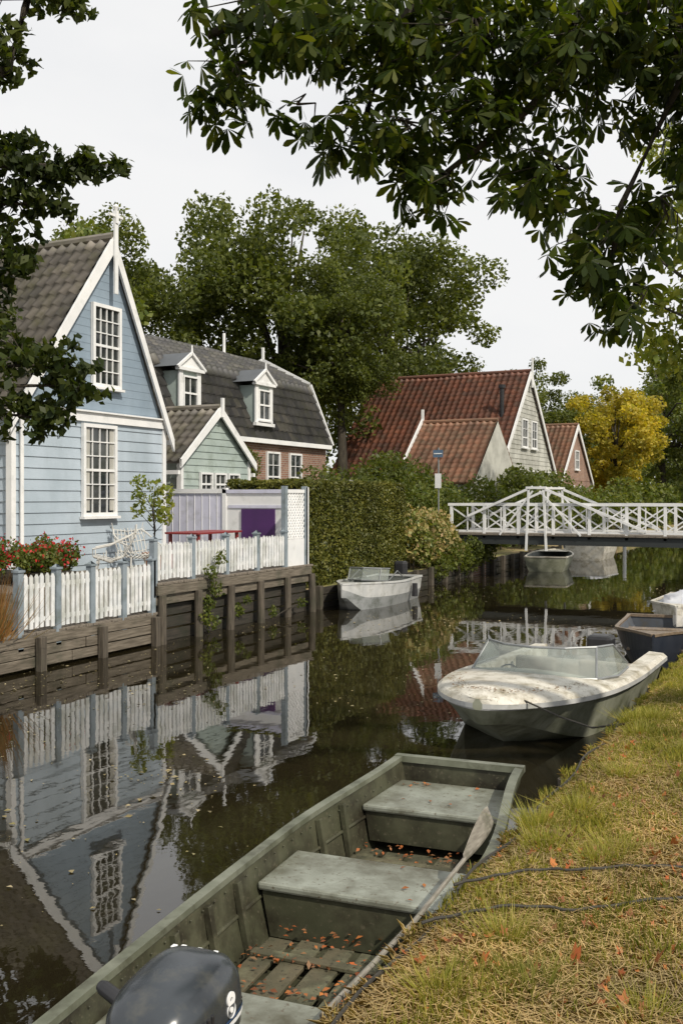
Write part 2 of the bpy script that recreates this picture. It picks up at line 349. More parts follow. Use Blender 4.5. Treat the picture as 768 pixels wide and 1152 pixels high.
def gambrel():
    xe,xk,xr=-16.0,-16.75,-18.7; ze,zk,zr=4.37,6.3,7.28; y0,y1=19.0,31.0; zb=.6
    e=empty('gambrel_brick_house',(-18.7,25,zb))
    mb=MB(); xo=2*xr-xe; xok=2*xr-xk
    mb.poly([(xe,y0,zb),(xe,y1,zb),(xe,y1,ze),(xe,y0,ze)],0); mb.poly([(xo,y0,zb),(xo,y0,ze),(xo,y1,ze),(xo,y1,zb)],0)
    for y in (y0,y1): mb.poly([(xe,y,zb),(xe,y,ze),(xk,y,zk),(xr,y,zr),(xok,y,zk),(xo,y,ze),(xo,y,zb)],0)
    mb.build('walls',[M['brick']],e)
    for nm,p,q in (('roof_lower',(xk,zk),(xe+.12,ze-.2)),('roof_upper',(xr,zr),(xk,zk)),('roof_back_upper',(xr,zr),(xok,zk)),('roof_back_lower',(xok,zk),(xo-.12,ze-.2))):
        d=np.array([q[0]-p[0],0,q[1]-p[1]],float); tile_roof(nm,(p[0],y0-.15,p[1]+.05),(0,1,0),y1-y0+.3,d,np.linalg.norm(d),M['tile_dark'],e,tw=.3,rh=.34,spc=5,amp=.045,step=.05)
    t=MB(); t.box(xe+.05,xe+.2,y0-.1,y1+.1,ze-.28,ze-.14,0)
    for a,b in (((xe+.14,ze-.2),(xk,zk+.05)),((xk,zk+.05),(xr,zr+.05)),((xr,zr+.05),(xok,zk+.05)),((xok,zk+.05),(xo-.14,ze-.2))):
        t.beam((a[0],y1+.17,a[1]+.04),(b[0],y1+.17,b[1]+.04),.05,.2,0); t.beam((a[0],y0-.17,a[1]+.04),(b[0],y0-.17,b[1]+.04),.05,.2,0)
    t.box(xr-.04,xr+.04,y1+.2,y1+.28,zr-.8,zr+.6,0)
    t.tube([(xr+.3,28.2,zr-.3),(xr+.3,28.2,zr+.65)],.05,8,0)
    t.build('trim',[M['white']],e)
    w=MB()
    for yc in (28.75,27.3,24.6): window(w,xe+.003,yc,3.25,.7,1.1,2,3,.06)
    w.build('windows',[M['white'],M['glass']],e)
    for yc,zl in ((22.65,4.82),(26.6,4.82)):
        d=MB(); x=-15.92; hw=.46; zt=zl+1.05
        d.box(-17.6,x,yc-hw,yc+hw,zl-.1,zt,2)
        d.box(x,x+.05,yc-hw-.05,yc-hw+.12,zl-.12,zt,0); d.box(x,x+.05,yc+hw-.12,yc+hw+.05,zl-.12,zt,0)
        d.box(x-.02,x+.12,yc-hw-.14,yc+hw+.14,zt,zt+.09,0); d.box(x-.02,x+.1,yc-hw-.1,yc+hw+.1,zl-.2,zl-.1,0)
        d.poly([(x+.06,yc-hw-.1,zt+.09),(x+.06,yc+hw+.1,zt+.09),(x+.06,yc,zt+.5)],0)
        for s in (-1,1):
            d.beam((x+.1,yc+s*(hw+.2),zt+.07),(x+.1,yc,zt+.5),.06,.07,0)
            d.poly([(x+.12,yc+s*(hw+.2),zt+.1),(x+.12,yc,zt+.53),(-17.8,yc,zt+.53),(-17.8,yc+s*(hw+.2),zt+.1)],3)
        d.tube([(x+.1,yc,zt+.5),(x+.1,yc,zt+.72)],[.035,.02],6,0)
        window(d,x+.01,yc,zl+.45,.6,.85,2,2,.05)
        d.build('dormer',[M['white'],M['glass'],M['palegreen'],M['lead']],e)
gambrel()
h4=gable_house('red_roof_barn_house',-13,8.0,41.3,50.7,46,.6,3.55,8.3,M['cream'],None,M['tile_red'],bh=.22,band=True,tw=.30)
w=MB()
for yc,zc in ((44.2,2.6),(46,2.6),(47.8,2.6),(45.2,5.4),(46.8,5.4)): window(w,-12.97,yc,zc,.8,1.2,2,3)
w.build('windows',[M['white'],M['glass']],h4)
f=MB(); f.box(-12.83,-12.77,45.92,46.08,7.6,9.0,0); f.build('finial',[M['white']],h4)
f=MB(); f.tube([(-13.6,43.8,5.8),(-13.6,43.8,7.4)],.10,8,0); f.tube([(-13.6,43.8,7.4),(-13.6,43.8,7.55)],.16,8,0); f.build('flue_pipe',[M['black']],h4)
# lower lean-to range against the barn (hipped toward the canal)
def annex():
    e=empty('orange_roof_annex',(-14.5,40.5,.6)); x0,x1,y0,y1,yr,ze,zr=-16.1,-12.6,37.6,43.4,40.5,3.1,5.6
    mb=MB()
    n=11
    for i in range(n):
        a=.6+(ze-.6)*i/n; b=.6+(ze-.6)*(i+1)/n
        for (p,q,ox,oy) in (((x0,y0),(x1,y0),0,-1),((x1,y0),(x1,y1),1,0),((x1,y1),(x0,y1),0,1)):
            mb.poly([(p[0]+ox*.02,p[1]+oy*.02,a),(q[0]+ox*.02,q[1]+oy*.02,a),(q[0],q[1],b),(p[0],p[1],b)],0)
    mb.poly([(x0,y0,.6),(x0,y1,.6),(x0,y1,ze),(x0,yr,zr),(x0,y0,ze)],0)
    mb.build('walls',[M['cream']],e)
    dv=np.array([0,y0-yr,ze-zr],float); l=np.linalg.norm(dv)
    tile_roof('roof_near_side',(x1-.15,yr,zr+.05),(-1,0,0),x1-x0-.05,dv,l+.25,M['tile_orange'],e,tw=.3)
    tile_roof('roof_far_side',(x1-.15,yr,zr+.05),(-1,0,0),x1-x0-.05,-dv*[1,1,-1],l+.25,M['tile_orange'],e,tw=.3)
    t=MB(); t.poly([(x1-.15,y0-.2,ze-.12),(x1-.15,y1+.2,ze-.12),(x1-.15,yr,zr+.03)],1)
    t.tube([(x0,yr,zr+.1),(x1-.15,yr,zr+.1)],.09,8,2)
    xx=x0-.05
    t.beam((xx,y0-.2,ze-.12),(xx,yr,zr+.15),.06,.24,0); t.beam((xx,y1+.2,ze-.12),(xx,yr,zr+.15),.06,.24,0); t.box(xx-.05,xx+.05,yr-.05,yr+.05,zr-.1,zr+.65,0)
    t.build('bargeboards_and_gable',[M['white'],M['cream'],M['tile_orange']],e)
annex()
h5=gable_house('brown_roof_cottage',-13.6,7,54.5,62,58.2,.6,3.4,6.6,M['brick'],None,M['tile_orange'],bh=3,band=False,tw=.3)
w=MB(); window(w,-13.57,57,2.4,.9,1.3,2,3); window(w,-13.57,59.3,2.4,.9,1.3,2,3); window(w,-13.57,58.2,4.6,.8,1,2,2); w.build('windows',[M['white'],M['glass']],h5)

# ------------------------------------------------------------ decks and fences
def deck():
    e=empty('timber_quay_deck',(-10,14,.5))
    mb=MB()
    y=9.2
    while y<13.2: mb.box(-10.95,-9.93+random.uniform(-.01,.02),y,y+.135,.49,.53,1); y+=.145
    for i in range(3):
        z=.05+i*.15; j=random.uniform(-.01,.01); mb.box(-9.97-.01*(i%2),-9.92-.01*(i%2),9.1,11.2+i*.3,z,z+.14,0); mb.box(-9.97,-9.915,11.21+i*.3,13.2,z+j,z+.138+j,0)
    y=8.6
    while y<18.45: mb.box(-12.98,-10.95,y,y+.135,.96,1.0,1); y+=.145
    y=13.22
    while y<18.45: mb.box(-10.95,-9.90+random.uniform(-.01,.02),y,y+.135,.96,1.0,1); y+=.145
    mb.box(-10.95,-10.9,8.6,13.2,.53,.955,0)
    mb.box(-9.95,-9.88,13.2,18.5,.80,.955,0); mb.box(-9.97,-9.93,13.2,18.5,.64,.795,0)
    for z,x in ((.43,-10.02),(.22,-10.04),(.0,-10.06)): mb.box(x-.03,x,13.2,18.5,z,z+.18,3)  # recess boards coloured darker to paint the shade under the deck
    for y in np.arange(13.3,18.6,1.04): mb.tube([(-9.88,y+random.uniform(-.05,.05),-.5),(-9.88,y,.80)],[.08,.075],10,2)
    for y in np.arange(9.2,13.3,1.3): mb.box(-9.90,-9.80,y-.06,y+.06,-.5,.47,2)
    for z in (-.05,.12,.29): mb.box(-10.08,-10.02,-10,9.1,z,z+.16,3)
    for z in (-.05,.12,.29): mb.box(-10.09,-10.03,18.5,40,z,z+.15,3)
    for y in list(np.arange(-9,9,1.2))+list(np.arange(19,40,1.1)): mb.box(-10.02,-9.9,y-.07,y+.07,-.5,.5+random.uniform(-.05,.06),2)
    mb.build('planks',[M['wood'],M['woodx'],M['woodz'],M['wooddark']],e,bevel=.006)
deck()
def picket(name,y0,y1,z0,z1,x=-9.98,posts=4,n=12):
    e=empty(name,(x,(y0+y1)/2,z0)); mb=MB()
    for i in range(posts):
        y=y0+(y1-y0)*i/(posts-1); mb.box(x-.05,x+.05,y-.05,y+.05,z0-.25,z1+.04,1); mb.box(x-.065,x+.065,y-.065,y+.065,z1+.04,z1+.07,1)
        mb.poly([(x-.05,y-.05,z1+.07),(x+.05,y-.05,z1+.07),(x,y,z1+.12)],1);mb.poly([(x+.05,y+.05,z1+.07),(x-.05,y+.05,z1+.07),(x,y,z1+.12)],1)
    mb.box(x-.015,x+.02,y0,y1,z0+.12,z0+.18,0); mb.box(x-.015,x+.02,y0,y1,z1-.2,z1-.14,0)
    st=.105; y=y0+.1
    while y<y1-.06:
        j=random.uniform(-.005,.005); t=random.uniform(-.014,.014)
        mb.box(x+.022,x+.042,y-.034+j,y+.034+j,z0+.03+t,z1-.05+t,0)
        mb.poly([(x+.042,y-.034+j,z1-.05+t),(x+.042,y+.034+j,z1-.05+t),(x+.042,y+j,z1+t)],0); mb.poly([(x+.022,y-.034+j,z1-.05+t),(x+.022,y+.034+j,z1-.05+t),(x+.022,y+j,z1+t)],0)
        y+=st
    mb.build('pickets',[M['fence'],M['greyblue']],e)
picket('picket_fence',10.2,13.15,.55,1.34,posts=5)
picket('picket_fence',13.2,17.5,1.02,1.66,posts=5)
def panels():
    e=empty('garden_screen',(-11.5,18.4,1)); mb=MB(); y=18.42
    mb.box(-13.9,-12.0,y,y+.05,1,2.5,0); mb.box(-12.0,-10.05,y,y+.05,1,2.5,2)
    for i in range(9): mb.box(-13.8+i*.2,-13.79+i*.2,y-.012,y,1,2.5,2)
    for x in (-12.0,-10.0,-13.9): mb.box(x-.05,x+.05,y-.03,y+.08,1,2.62,2)
    mb.box(-13.9,-12,y-.03,y+.08,2.5,2.6,2); mb.box(-12.0,-10.05,y-.03,y+.08,2.5,2.58,0)
    mb.box(-11.9,-10.1,y-.02,y-.002,2.18,2.24,0)
    mb.box(-11.55,-10.72,y-.04,y-.002,1.1,2.16,1)
    x=-10.0; y0,y1,z0,z1=17.55,18.4,1.0,2.5
    for a in (y0,y1): mb.box(x-.05,x+.05,a-.05,a+.05,z0-.3,z1+.14,3)
    mb.box(x-.03,x+.03,y0,y1,z1,z1+.07,2); mb.box(x-.02,x+.02,y0,y1,z0,z0+.55,2)
    k=-1.5
    while k<.85:
        for s in (1,-1):
            a0=y0+k; za,zb2=z0+.55,z1; p=(a0,za); q=(a0+(zb2-za),zb2)
            ya=max(p[0],y0); yb=min(q[0],y1)
            if yb-ya>.03:
                A=(ya,za+ya-a0); B=(yb,za+yb-a0)
                if s==-1: A=(y0+y1-A[0],A[1]); B=(y0+y1-B[0],B[1])
                mb.beam((x+.01*s,A[0],A[1]),(x+.01*s,B[0],B[1]),.02,.032,2)
        k+=.11
    mb.build('panels',[M['lav'],M['purple'],M['white'],M['greyblue']],e)
panels()
CHW=mat('chair_white_wire',(.55,.54,.5),None,4,.5)
def wire_chair(x,y,rz):
    e=empty('wire_armchair',(x,y,1.0),rz); mb=MB()
    for i in range(9):
        t=-1+2*i/8
        mb.tube([(t*.30,.28,.42-.04*(1-t*t)),(t*.29,0,.34-.05*(1-t*t)),(t*.28,-.22,.40),(t*.30,-.34,.62),(t*.27,-.42,.84-.05*t*t)],.009,5)
    for yy,zz in ((.28,.42),(.1,.36),(-.1,.36),(-.24,.44),(-.34,.62),(-.4,.74),(-.42,.82)):
        mb.tube([(-.32,yy,zz+.12),(-.28,yy,zz),(0,yy,zz-.04),(.28,yy,zz),(.32,yy,zz+.12)],.009,5)
    for s in (-1,1):
        mb.tube([(s*.32,.28,.54),(s*.36,0,.60),(s*.34,-.3,.74),(s*.28,-.42,.82)],.016,6)
        mb.tube([(s*.24,.2,.38),(s*.3,.28,0)],.014,6); mb.tube([(s*.24,-.18,.38),(s*.3,-.32,0)],.014,6)
    mb.build('wire_frame',[CHW],e,world=False)
wire_chair(-11.1,13.5,2.2); wire_chair(-11.3,14.5,-2.0)
def table():
    e=empty('garden_table',(-11.5,16.9,1.0)); mb=MB()
    for i in range(6): mb.box(-.4+i*.135,-.4+i*.135+.125,-.8,.8,.68,.72,0)
    for a in (-.33,.33):
        for b in (-.7,.7): mb.box(a-.03,a+.03,b-.03,b+.03,0,.68,0)
    mb.build('table_top_and_legs',[mat('red_paint',(.22,.03,.03),None,3,.5)],e,world=False,bevel=.005)
table()
def pot(mb,r,h): mb.tube([(0,0,0),(0,0,h*.85),(0,0,h*.86),(0,0,h)],[r*.7,r,r*1.1,r*1.1],14,0)
TERR=mat('terracotta',(.34,.14,.07),None,5,.8)
e=empty('potted_tree',(-11.8,15.6,1.0)); mb=MB(); pot(mb,.2,.35); mb.build('pot',[TERR],e,world=False)
mb=MB(); mb.tube([(0,0,.3),(.02,.03,.8),(-.02,0,1.2)],[.02,.018,.012],6); 
for a in range(9): mb.tube([(0,0,.7+.06*a),(.34*math.cos(a*2.1),.34*math.sin(a*2.1),1.0+.085*a)],[.009,.004],5)
mb.build('stems',[M['bark']],e,world=False)
foliage('leaves',[((.3*math.cos(a*2.1),.3*math.sin(a*2.1),1.0+.088*a),.17,1) for a in range(9)],50,.10,M['leaf_light'],RNG,e)
for (x,y,z,s) in ((-12.2,12.0,1.0,1.0),(-12.1,13.0,1.0,1.1),(-12.0,11.0,1.0,1.0),(-11.3,12.3,1.0,.9)):
    e=empty('geranium_planter',(x,y,z)); mb=MB(); mb.box(-.2,.2,-.4,.4,0,.2,0); mb.build('planter_box',[M['wooddark']],e,world=False,bevel=.01)
    cl=[((RNG.uniform(-.2,.2),RNG.uniform(-.5,.5),.34+RNG.uniform(-.1,.22)),.24*s,1) for _ in range(10)]
    foliage('leaves',cl,190,.07,M['leaf_mid'],RNG,e)
    foliage('flowers',[((c[0][0]+.05,c[0][1],c[0][2]+.06),.25*s,1) for c in cl],22,.055,M['flower'],RNG,e,shell=.8)
e=empty('dry_reed_clump',(-10.3,9.75,.5))
Pn=900; bx=RNG.normal(size=(Pn,2))*.16; tip=bx*1.8+RNG.normal(size=(Pn,2))*.08; hh=RNG.uniform(.3,1.0,Pn)
V=np.stack([np.c_[bx,np.zeros(Pn)],np.c_[bx+[.014,.008],np.zeros(Pn)],np.c_[tip,hh]],1).reshape(-1,3)
np_mesh('stalks',V,np.arange(Pn*3).reshape(-1,3),[leafmat('reed',[(.20,.09,.03),(.28,.16,.06),(.10,.09,.03)],.2,2)],e)
def creeper(loc,n,cl,name='creeping_shrub',m='leaf_mid',sz=.06):
    e=empty(name,loc); foliage('leaves',cl,n,sz,M[m],RNG,e,L=loc)
    mb=MB()
    for c,r,k in cl: mb.tube([tuple(loc),tuple((np.array(c)+np.array(loc))/2+np.array([0,0,.03])),tuple(c)],[.012,.008,.004],5)
    mb.build('stems',[M['bark']],e)
creeper((-9.85,14.6,.3),120,[((-9.78,14.5,.55),.14,1),((-9.75,14.7,.8),.16,1),((-9.8,14.6,1.1),.15,1),((-9.75,14.85,1.35),.14,.7),((-9.8,14.4,.35),.15,1),((-9.85,14.7,.2),.17,1)])
creeper((-9.85,15.6,.2),90,[((-9.8,15.5,.35),.13,1),((-9.8,15.8,.5),.1,.7)])
creeper((-9.8,16.7,.05),70,[((-9.76,16.7,.2),.12,1),((-9.8,17.9,.25),.12,1)])

# ------------------------------------------------------------ hedges & bushes
def hedge(name,x0,x1,y0,y1,z0,z1,n,size,m):
    e=empty(name,((x0+x1)/2,(y0+y1)/2,z0)); L=np.array(e.location)
    mb=MB(); mb.box(x0+.07,x1-.07,y0+.07,y1-.07,z0,z1-.07,0); mb.build('dark_core',[mat(name+'_inner',(.014,.020,.006),None,8,.9)],e)  # solid near-black green box paints the shade behind the leaf shell
    A=[(y1-y0)*(z1-z0)]*2+[(x1-x0)*(z1-z0)]*2+[(x1-x0)*(y1-y0)]; A=np.array(A)/sum(A)
    f=RNG.choice(5,size=n,p=A); u=RNG.random(n);v=RNG.random(n); off=-RNG.random(n)**1.5*.10+.03
    off=off+.02*np.sin(u*17+v*5)+.015*np.sin(v*23+u*9)
    X=np.where(f==0,x1+off,np.where(f==1,x0-off,x0+(x1-x0)*u)); Y=np.where(f<2,y0+(y1-y0)*u,np.where(f==2,y0-off,np.where(f==3,y1+off,y0+(y1-y0)*v)))
    Z=np.where(f==4,z1+off,z0+(z1-z0)*v)
    V,F=leafgeo(np.c_[X,Y,Z]-L,size,RNG); np_mesh('leaves',V,F,[m],e)
hedge('clipped_hedge',-12.2,-10.2,18.75,24.3,.40,2.75,60000,.07,M['leaf_hedge'])
def bush(name,clumps,per,size,m,m2=None,per2=0,size2=.1):
    c0=np.mean([c for c,r,k in clumps],axis=0); loc=(c0[0],c0[1],.5); e=empty(name,loc)
    foliage('leaves',clumps,per,size,M[m],RNG,e,L=loc,shell=.5)
    if m2: foliage('flower_heads',[((c[0],c[1],c[2]+.06),r,k) for c,r,k in clumps],per2,size2,M[m2],RNG,e,L=loc,shell=.9)
    mb=MB()
    for c,r,k in clumps: mb.tube([(c[0]*.7+c0[0]*.3,c[1],.45),(c[0],c[1],c[2])],[.03,.01],5)
    mb.build('stems',[M['bark']],e)
bush('hydrangea_bush',[((-10.4+RNG.uniform(-.5,.3),y,1.15+RNG.uniform(-.35,.55)),.5,1) for y in np.arange(24.95,28.6,.24)],420,.11,'leaf_mid','leaf_hyd',320,.12)
bush('bank_shrub',[((-9.95+RNG.uniform(-.4,.2),y,.5+RNG.uniform(-.1,.35)),.42,1) for y in np.arange(26,31,.4)],380,.1,'leaf_tree')
bush('garden_shrub',[((-12.2+RNG.uniform(-.7,.6),y,1.9+RNG.uniform(-.6,.7)),.75,1) for y in np.arange(29.5,36,.42)],520,.14,'leaf_mid')
bush('garden_shrub',[((-13.8+RNG.uniform(-.9,.6),y,1.9+RNG.uniform(-.8,.9)),.8,1) for y in np.arange(24,37,.5)],480,.15,'leaf_tree')
bush('garden_shrub',[((-11.2+RNG.uniform(-.7,.6),y,1.7+RNG.uniform(-.6,.8)),.8,1) for y in np.arange(36,56,.6)],420,.17,'leaf_mid')
bush('garden_shrub',[((-11.8+RNG.uniform(-.5,.4),y,2.6+RNG.uniform(-.8,.7)),.7,1) for y in np.arange(39,46,.4)],380,.16,'leaf_tree')
bush('garden_shrub',[((-11.6+RNG.uniform(-.9,.9),y,1.9+RNG.uniform(-.8,.8)),1.2,1) for y in np.arange(60,110,1.3)],420,.28,'leaf_mid')
bush('climbing_ivy',[((-15.8,y,z),(.15,.4,.45),1) for y,z in ((25.4,2.3),(25.5,3.0),(25.3,3.6),(25.8,3.4),(25.7,2.6),(26.1,2.2))],260,.11,'leaf_mid')
bush('garden_shrub',[((-12.6+RNG.uniform(-.4,.4),y,1.0+RNG.uniform(-.2,.3)),.4,1) for y in np.arange(6.5,10,.3)],300,.09,'leaf_tree')
bush('garden_shrub',[((-14.5+RNG.uniform(-.8,.8),y,3.0+RNG.uniform(-.9,.5)),.8,1) for y in np.arange(32,35.5,.4)],380,.16,'leaf_tree')

# ------------------------------------------------------------ trees
def crown_mesh(seed,R,Hc,ncl,per,size,m,cr=.27):
    rng=np.random.default_rng(seed); P=[];C=[]
    for i in range(ncl):
        d=unit(rng.normal(size=(1,3)))[0]; rr=.35+.70*rng.random()**.7; c=d*rr*np.array([R,R,Hc]); 
        if c[2]<0: c[:2]*=1-.15*abs(c[2])/Hc
        r=R*cr*(.5+.75*rng.random()); C.append(c); P.append(blob_pts(c,(r,r,r*.75),int(per*(r/(R*cr))**1.5),rng,.35))
    V,F=leafgeo(np.concatenate(P),size,rng); return np_mesh('crown',V,F,[m],link=False),C
def tree(name,x,y,z0,zc,R,Hc,cm,tr=.3,scale=1,rz=0,nl=14):
    me,C=cm; e=empty(name,(x,y,z0),rz)
    o=bpy.data.objects.new('crown',me); COL.objects.link(o); o.parent=e; o.location=(0,0,zc-z0); o.scale=(scale,)*3
    mb=MB(); top=np.array([0,0,zc-z0]); mb.tube([(0,0,0),(.1,.05,(zc-z0)*.4),(-.1,.1,zc-z0),(0,0,zc-z0+Hc*scale*.6)],[tr,tr*.75,tr*.5,tr*.15],9)
    for i in range(0,min(len(C),nl*2),2):
        c=C[i]*scale+top; st=np.array([0,0,(zc-z0)*random.uniform(.45,1.0)]); mid=(st+c)/2+np.array([0,0,.15*Hc*scale]); mb.tube([tuple(st),tuple(mid),tuple(c)],[tr*.4,tr*.22,tr*.06],6)
    mb.build('trunk_and_limbs',[M['bark']],e,world=False,smooth=True)
c1=crown_mesh(1,5.6,6.0,95,420,.24,M['leaf_tree'],.235)
c2=crown_mesh(2,5.6,6.2,95,420,.24,M['leaf_tree'],.235)
c3=crown_mesh(3,4.5,4.5,50,400,.24,M['leaf_mid'],.26)
c4=crown_mesh(4,3.0,3.3,60,360,.20,M['leaf_yellow'],.27)
c5=crown_mesh(6,4.5,4.5,60,360,.22,M['leaf_light'],.25)
tree('oak_tree',-23.5,41,.6,10.6,5.6,5.8,c1,.4,1.02)
tree('oak_tree',-24,55,.6,12.0,5.6,6.0,c2,.4,1.15,1)
tree('oak_tree',-19.8,40.0,.6,9.4,4.5,4.5,c2,.3,.55,1.7)
tree('oak_tree',-27,34.5,.6,8.6,5.6,5.8,c2,.35,.85,2.2)
tree('oak_tree',-26,27,.6,8.0,4.5,4.5,c3,.3,1.1,1)
tree('oak_tree',-19,66,.6,7.0,5.6,5.8,c1,.35,.75,4)
tree('oak_tree',-36,40,.6,8,5.6,5.8,c1,.35,.9,5)
tree('yellow_tree',-13,66.8,.6,6.2,3,3,c4,.2,1.15)
tree('garden_tree',-12.5,83,.6,9,4.5,4.5,c3,.3,1.2)
tree('garden_tree',-13.5,100,.6,8,5.6,5.8,c2,.3,1.)
tree('garden_tree',-20,92,.6,7,5.6,5.8,c2,.3,.8)
tree('garden_tree',-16,76,.6,5,4.5,4.5,c3,.3,.7)
tree('garden_tree',-28,80,.6,6,5.6,5.8,c1,.3,.8)
tree('bank_tree',-1.2,31,.65,9.8,4.5,4.5,c5,.3,1.08)
tree('bank_tree',1.5,45,.65,8,4.5,4.5,c3,.3,1.0,2)
tree('bank_tree',-.5,75,.65,8,5.6,5.8,c2,.3,.9,2)
tree('garden_tree',-24,12,.6,7,4.5,4.5,c3,.3,1,2)
rng=np.random.default_rng(77)
cl=[]
for a in np.linspace(-70,75,95):
    t=math.radians(a+0); d=150+rng.uniform(-12,12); X=-math.sin(t)*d*1.0-20; Y=math.cos(t)*d
    if abs(X+6)<6: continue
    cl.append(((X,Y,3.5+rng.uniform(-1,2)),(6,6,5+rng.uniform(-1,3)),1))
foliage('distant_trees',cl,330,.9,M['leaf_mid'],rng,None,.5)

# ------------------------------------------------------------ foreground overhanging chestnut
def palmate(P,size,rng):
    n=len(P); nrm=unit(np.tile([0,0,1.],(n,1))*.55+rng.normal(size=(n,3))*.55); e1=unit(np.cross(nrm,rng.normal(size=(n,3)))); e2=np.cross(nrm,e1)
    Vs=[]
    s=size*(.6+.65*rng.random(n))
    prof=[(0,0),(.35,.09),(.70,.18),(.88,.12),(1,0),(.88,-.12),(.70,-.18),(.35,-.09)]
    for k in range(6):
        th=math.radians(-115+k*46)+rng.normal(size=n)*.08; d=unit(np.cos(th)[:,None]*e1+np.sin(th)[:,None]*e2-nrm*.25-np.array([0,0,.28]))
        sd=unit(np.cross(nrm,d)); L=(s*(1-.13*abs(k-2.5)))[:,None]
        q=[P+d*L*a+sd*L*b-np.array([0,0,1])*L*(a*a*.18) for a,b in prof]
        Vs.append(np.stack(q,1))
    V=np.stack(Vs,1).reshape(-1,3); return V,np.arange(len(V)).reshape(-1,8)
def chestnut():
    e=empty('horse_chestnut_tree',(3.0,7.6,.6)); L=np.array(e.location); rng=np.random.default_rng(5)
    mb=MB()
    mb.tube([(3,7.6,.4),(3.05,7.6,2),(2.9,7.6,3.6),(2.6,7.5,5.2),(2.3,7.6,8)],[.42,.33,.3,.25,.1],12)
    limbs=[[(2.8,7.6,3.9),(1.5,7.2,5.3),(-.3,6.9,6.1),(-1.9,6.3,6.15),(-3.0,5.8,5.8),(-3.65,5.4,5.4)],
           [(1.0,7.1,5.6),(-.2,6.9,5.6),(-.9,6.75,5.1),(-1.25,6.6,4.3),(-1.35,6.6,3.7)],
           [(-.2,6.9,5.9),(-1.2,6.5,5.5),(-1.8,6.3,4.9),(-2.3,6.1,4.5)],
           [(2.7,7.6,4.6),(1.2,8.2,6.2),(-.6,8.2,6.6),(-2.0,7.6,6.5)],
           [(-1.9,6.3,6.15),(-2.6,6.0,5.5),(-2.75,5.9,4.9)],
           [(2.6,7.5,4.6),(2.8,6,6.3),(1.5,5.4,6.8),(-.5,5.4,6.9)]]
    for l in limbs:
        r0=.11 if l[0][0]>1.5 else .035; mb.tube(l,[r0*(1-i/len(l))+.008 for i in range(len(l))],8)
    C=[((-3.40,5.5,5.5),(.40,.45,.42),74),((-3.55,5.42,5.05),(.24,.35,.28),40),((-3.1,5.75,5.45),(.4,.5,.30),68),((-3.2,5.6,4.88),(.16,.3,.10),9),
       ((-2.75,5.9,5.35),(.45,.7,.42),155),((-2.2,6.15,5.3),(.5,.8,.5),195),((-1.6,6.45,5.3),(.5,.9,.5),210),((-1.0,6.75,5.25),(.5,.9,.45),190),
       ((-2.95,5.8,4.74),(.25,.4,.2),28),((-2.6,5.95,4.7),(.3,.5,.28),68),((-2.38,6.06,4.38),(.22,.35,.25),44),((-2.05,6.22,4.82),(.38,.6,.28),82),
       ((-1.75,6.4,4.45),(.33,.5,.34),70),((-1.45,6.55,4.05),(.30,.4,.36),60),((-1.27,6.63,3.66),(.22,.3,.27),38),((-1.12,6.7,4.2),(.24,.4,.30),40),((-.85,6.85,4.75),(.33,.5,.35),64),
       ((-2.4,6.6,6.0),(.9,1.0,.4),180),((-1.2,7.2,6.0),(.9,1.0,.5),190),((-.2,7.2,5.7),(.7,1.0,.6),170),((-3.2,5.9,6.1),(.7,.7,.35),95),((.8,6.4,6.4),(1.3,1.3,.7),190)]
    P=[]
    for c,r,n in C:
        p=blob_pts(c,r,int(n*1.0),rng,.15); P.append(p)
        for i in range(0,len(p),6):
            a=np.array(c)*.6+p[i]*.4+np.array([.12,.05,.10]); mb.tube([tuple(np.array(c)+np.array([.1,0,r[2]*.5])),tuple(a),tuple(p[i])],[.009,.006,.003],4)
    mb.build('trunk_and_limbs',[M['bark']],e,smooth=True)
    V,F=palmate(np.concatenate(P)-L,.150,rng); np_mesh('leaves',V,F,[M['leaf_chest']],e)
chestnut()
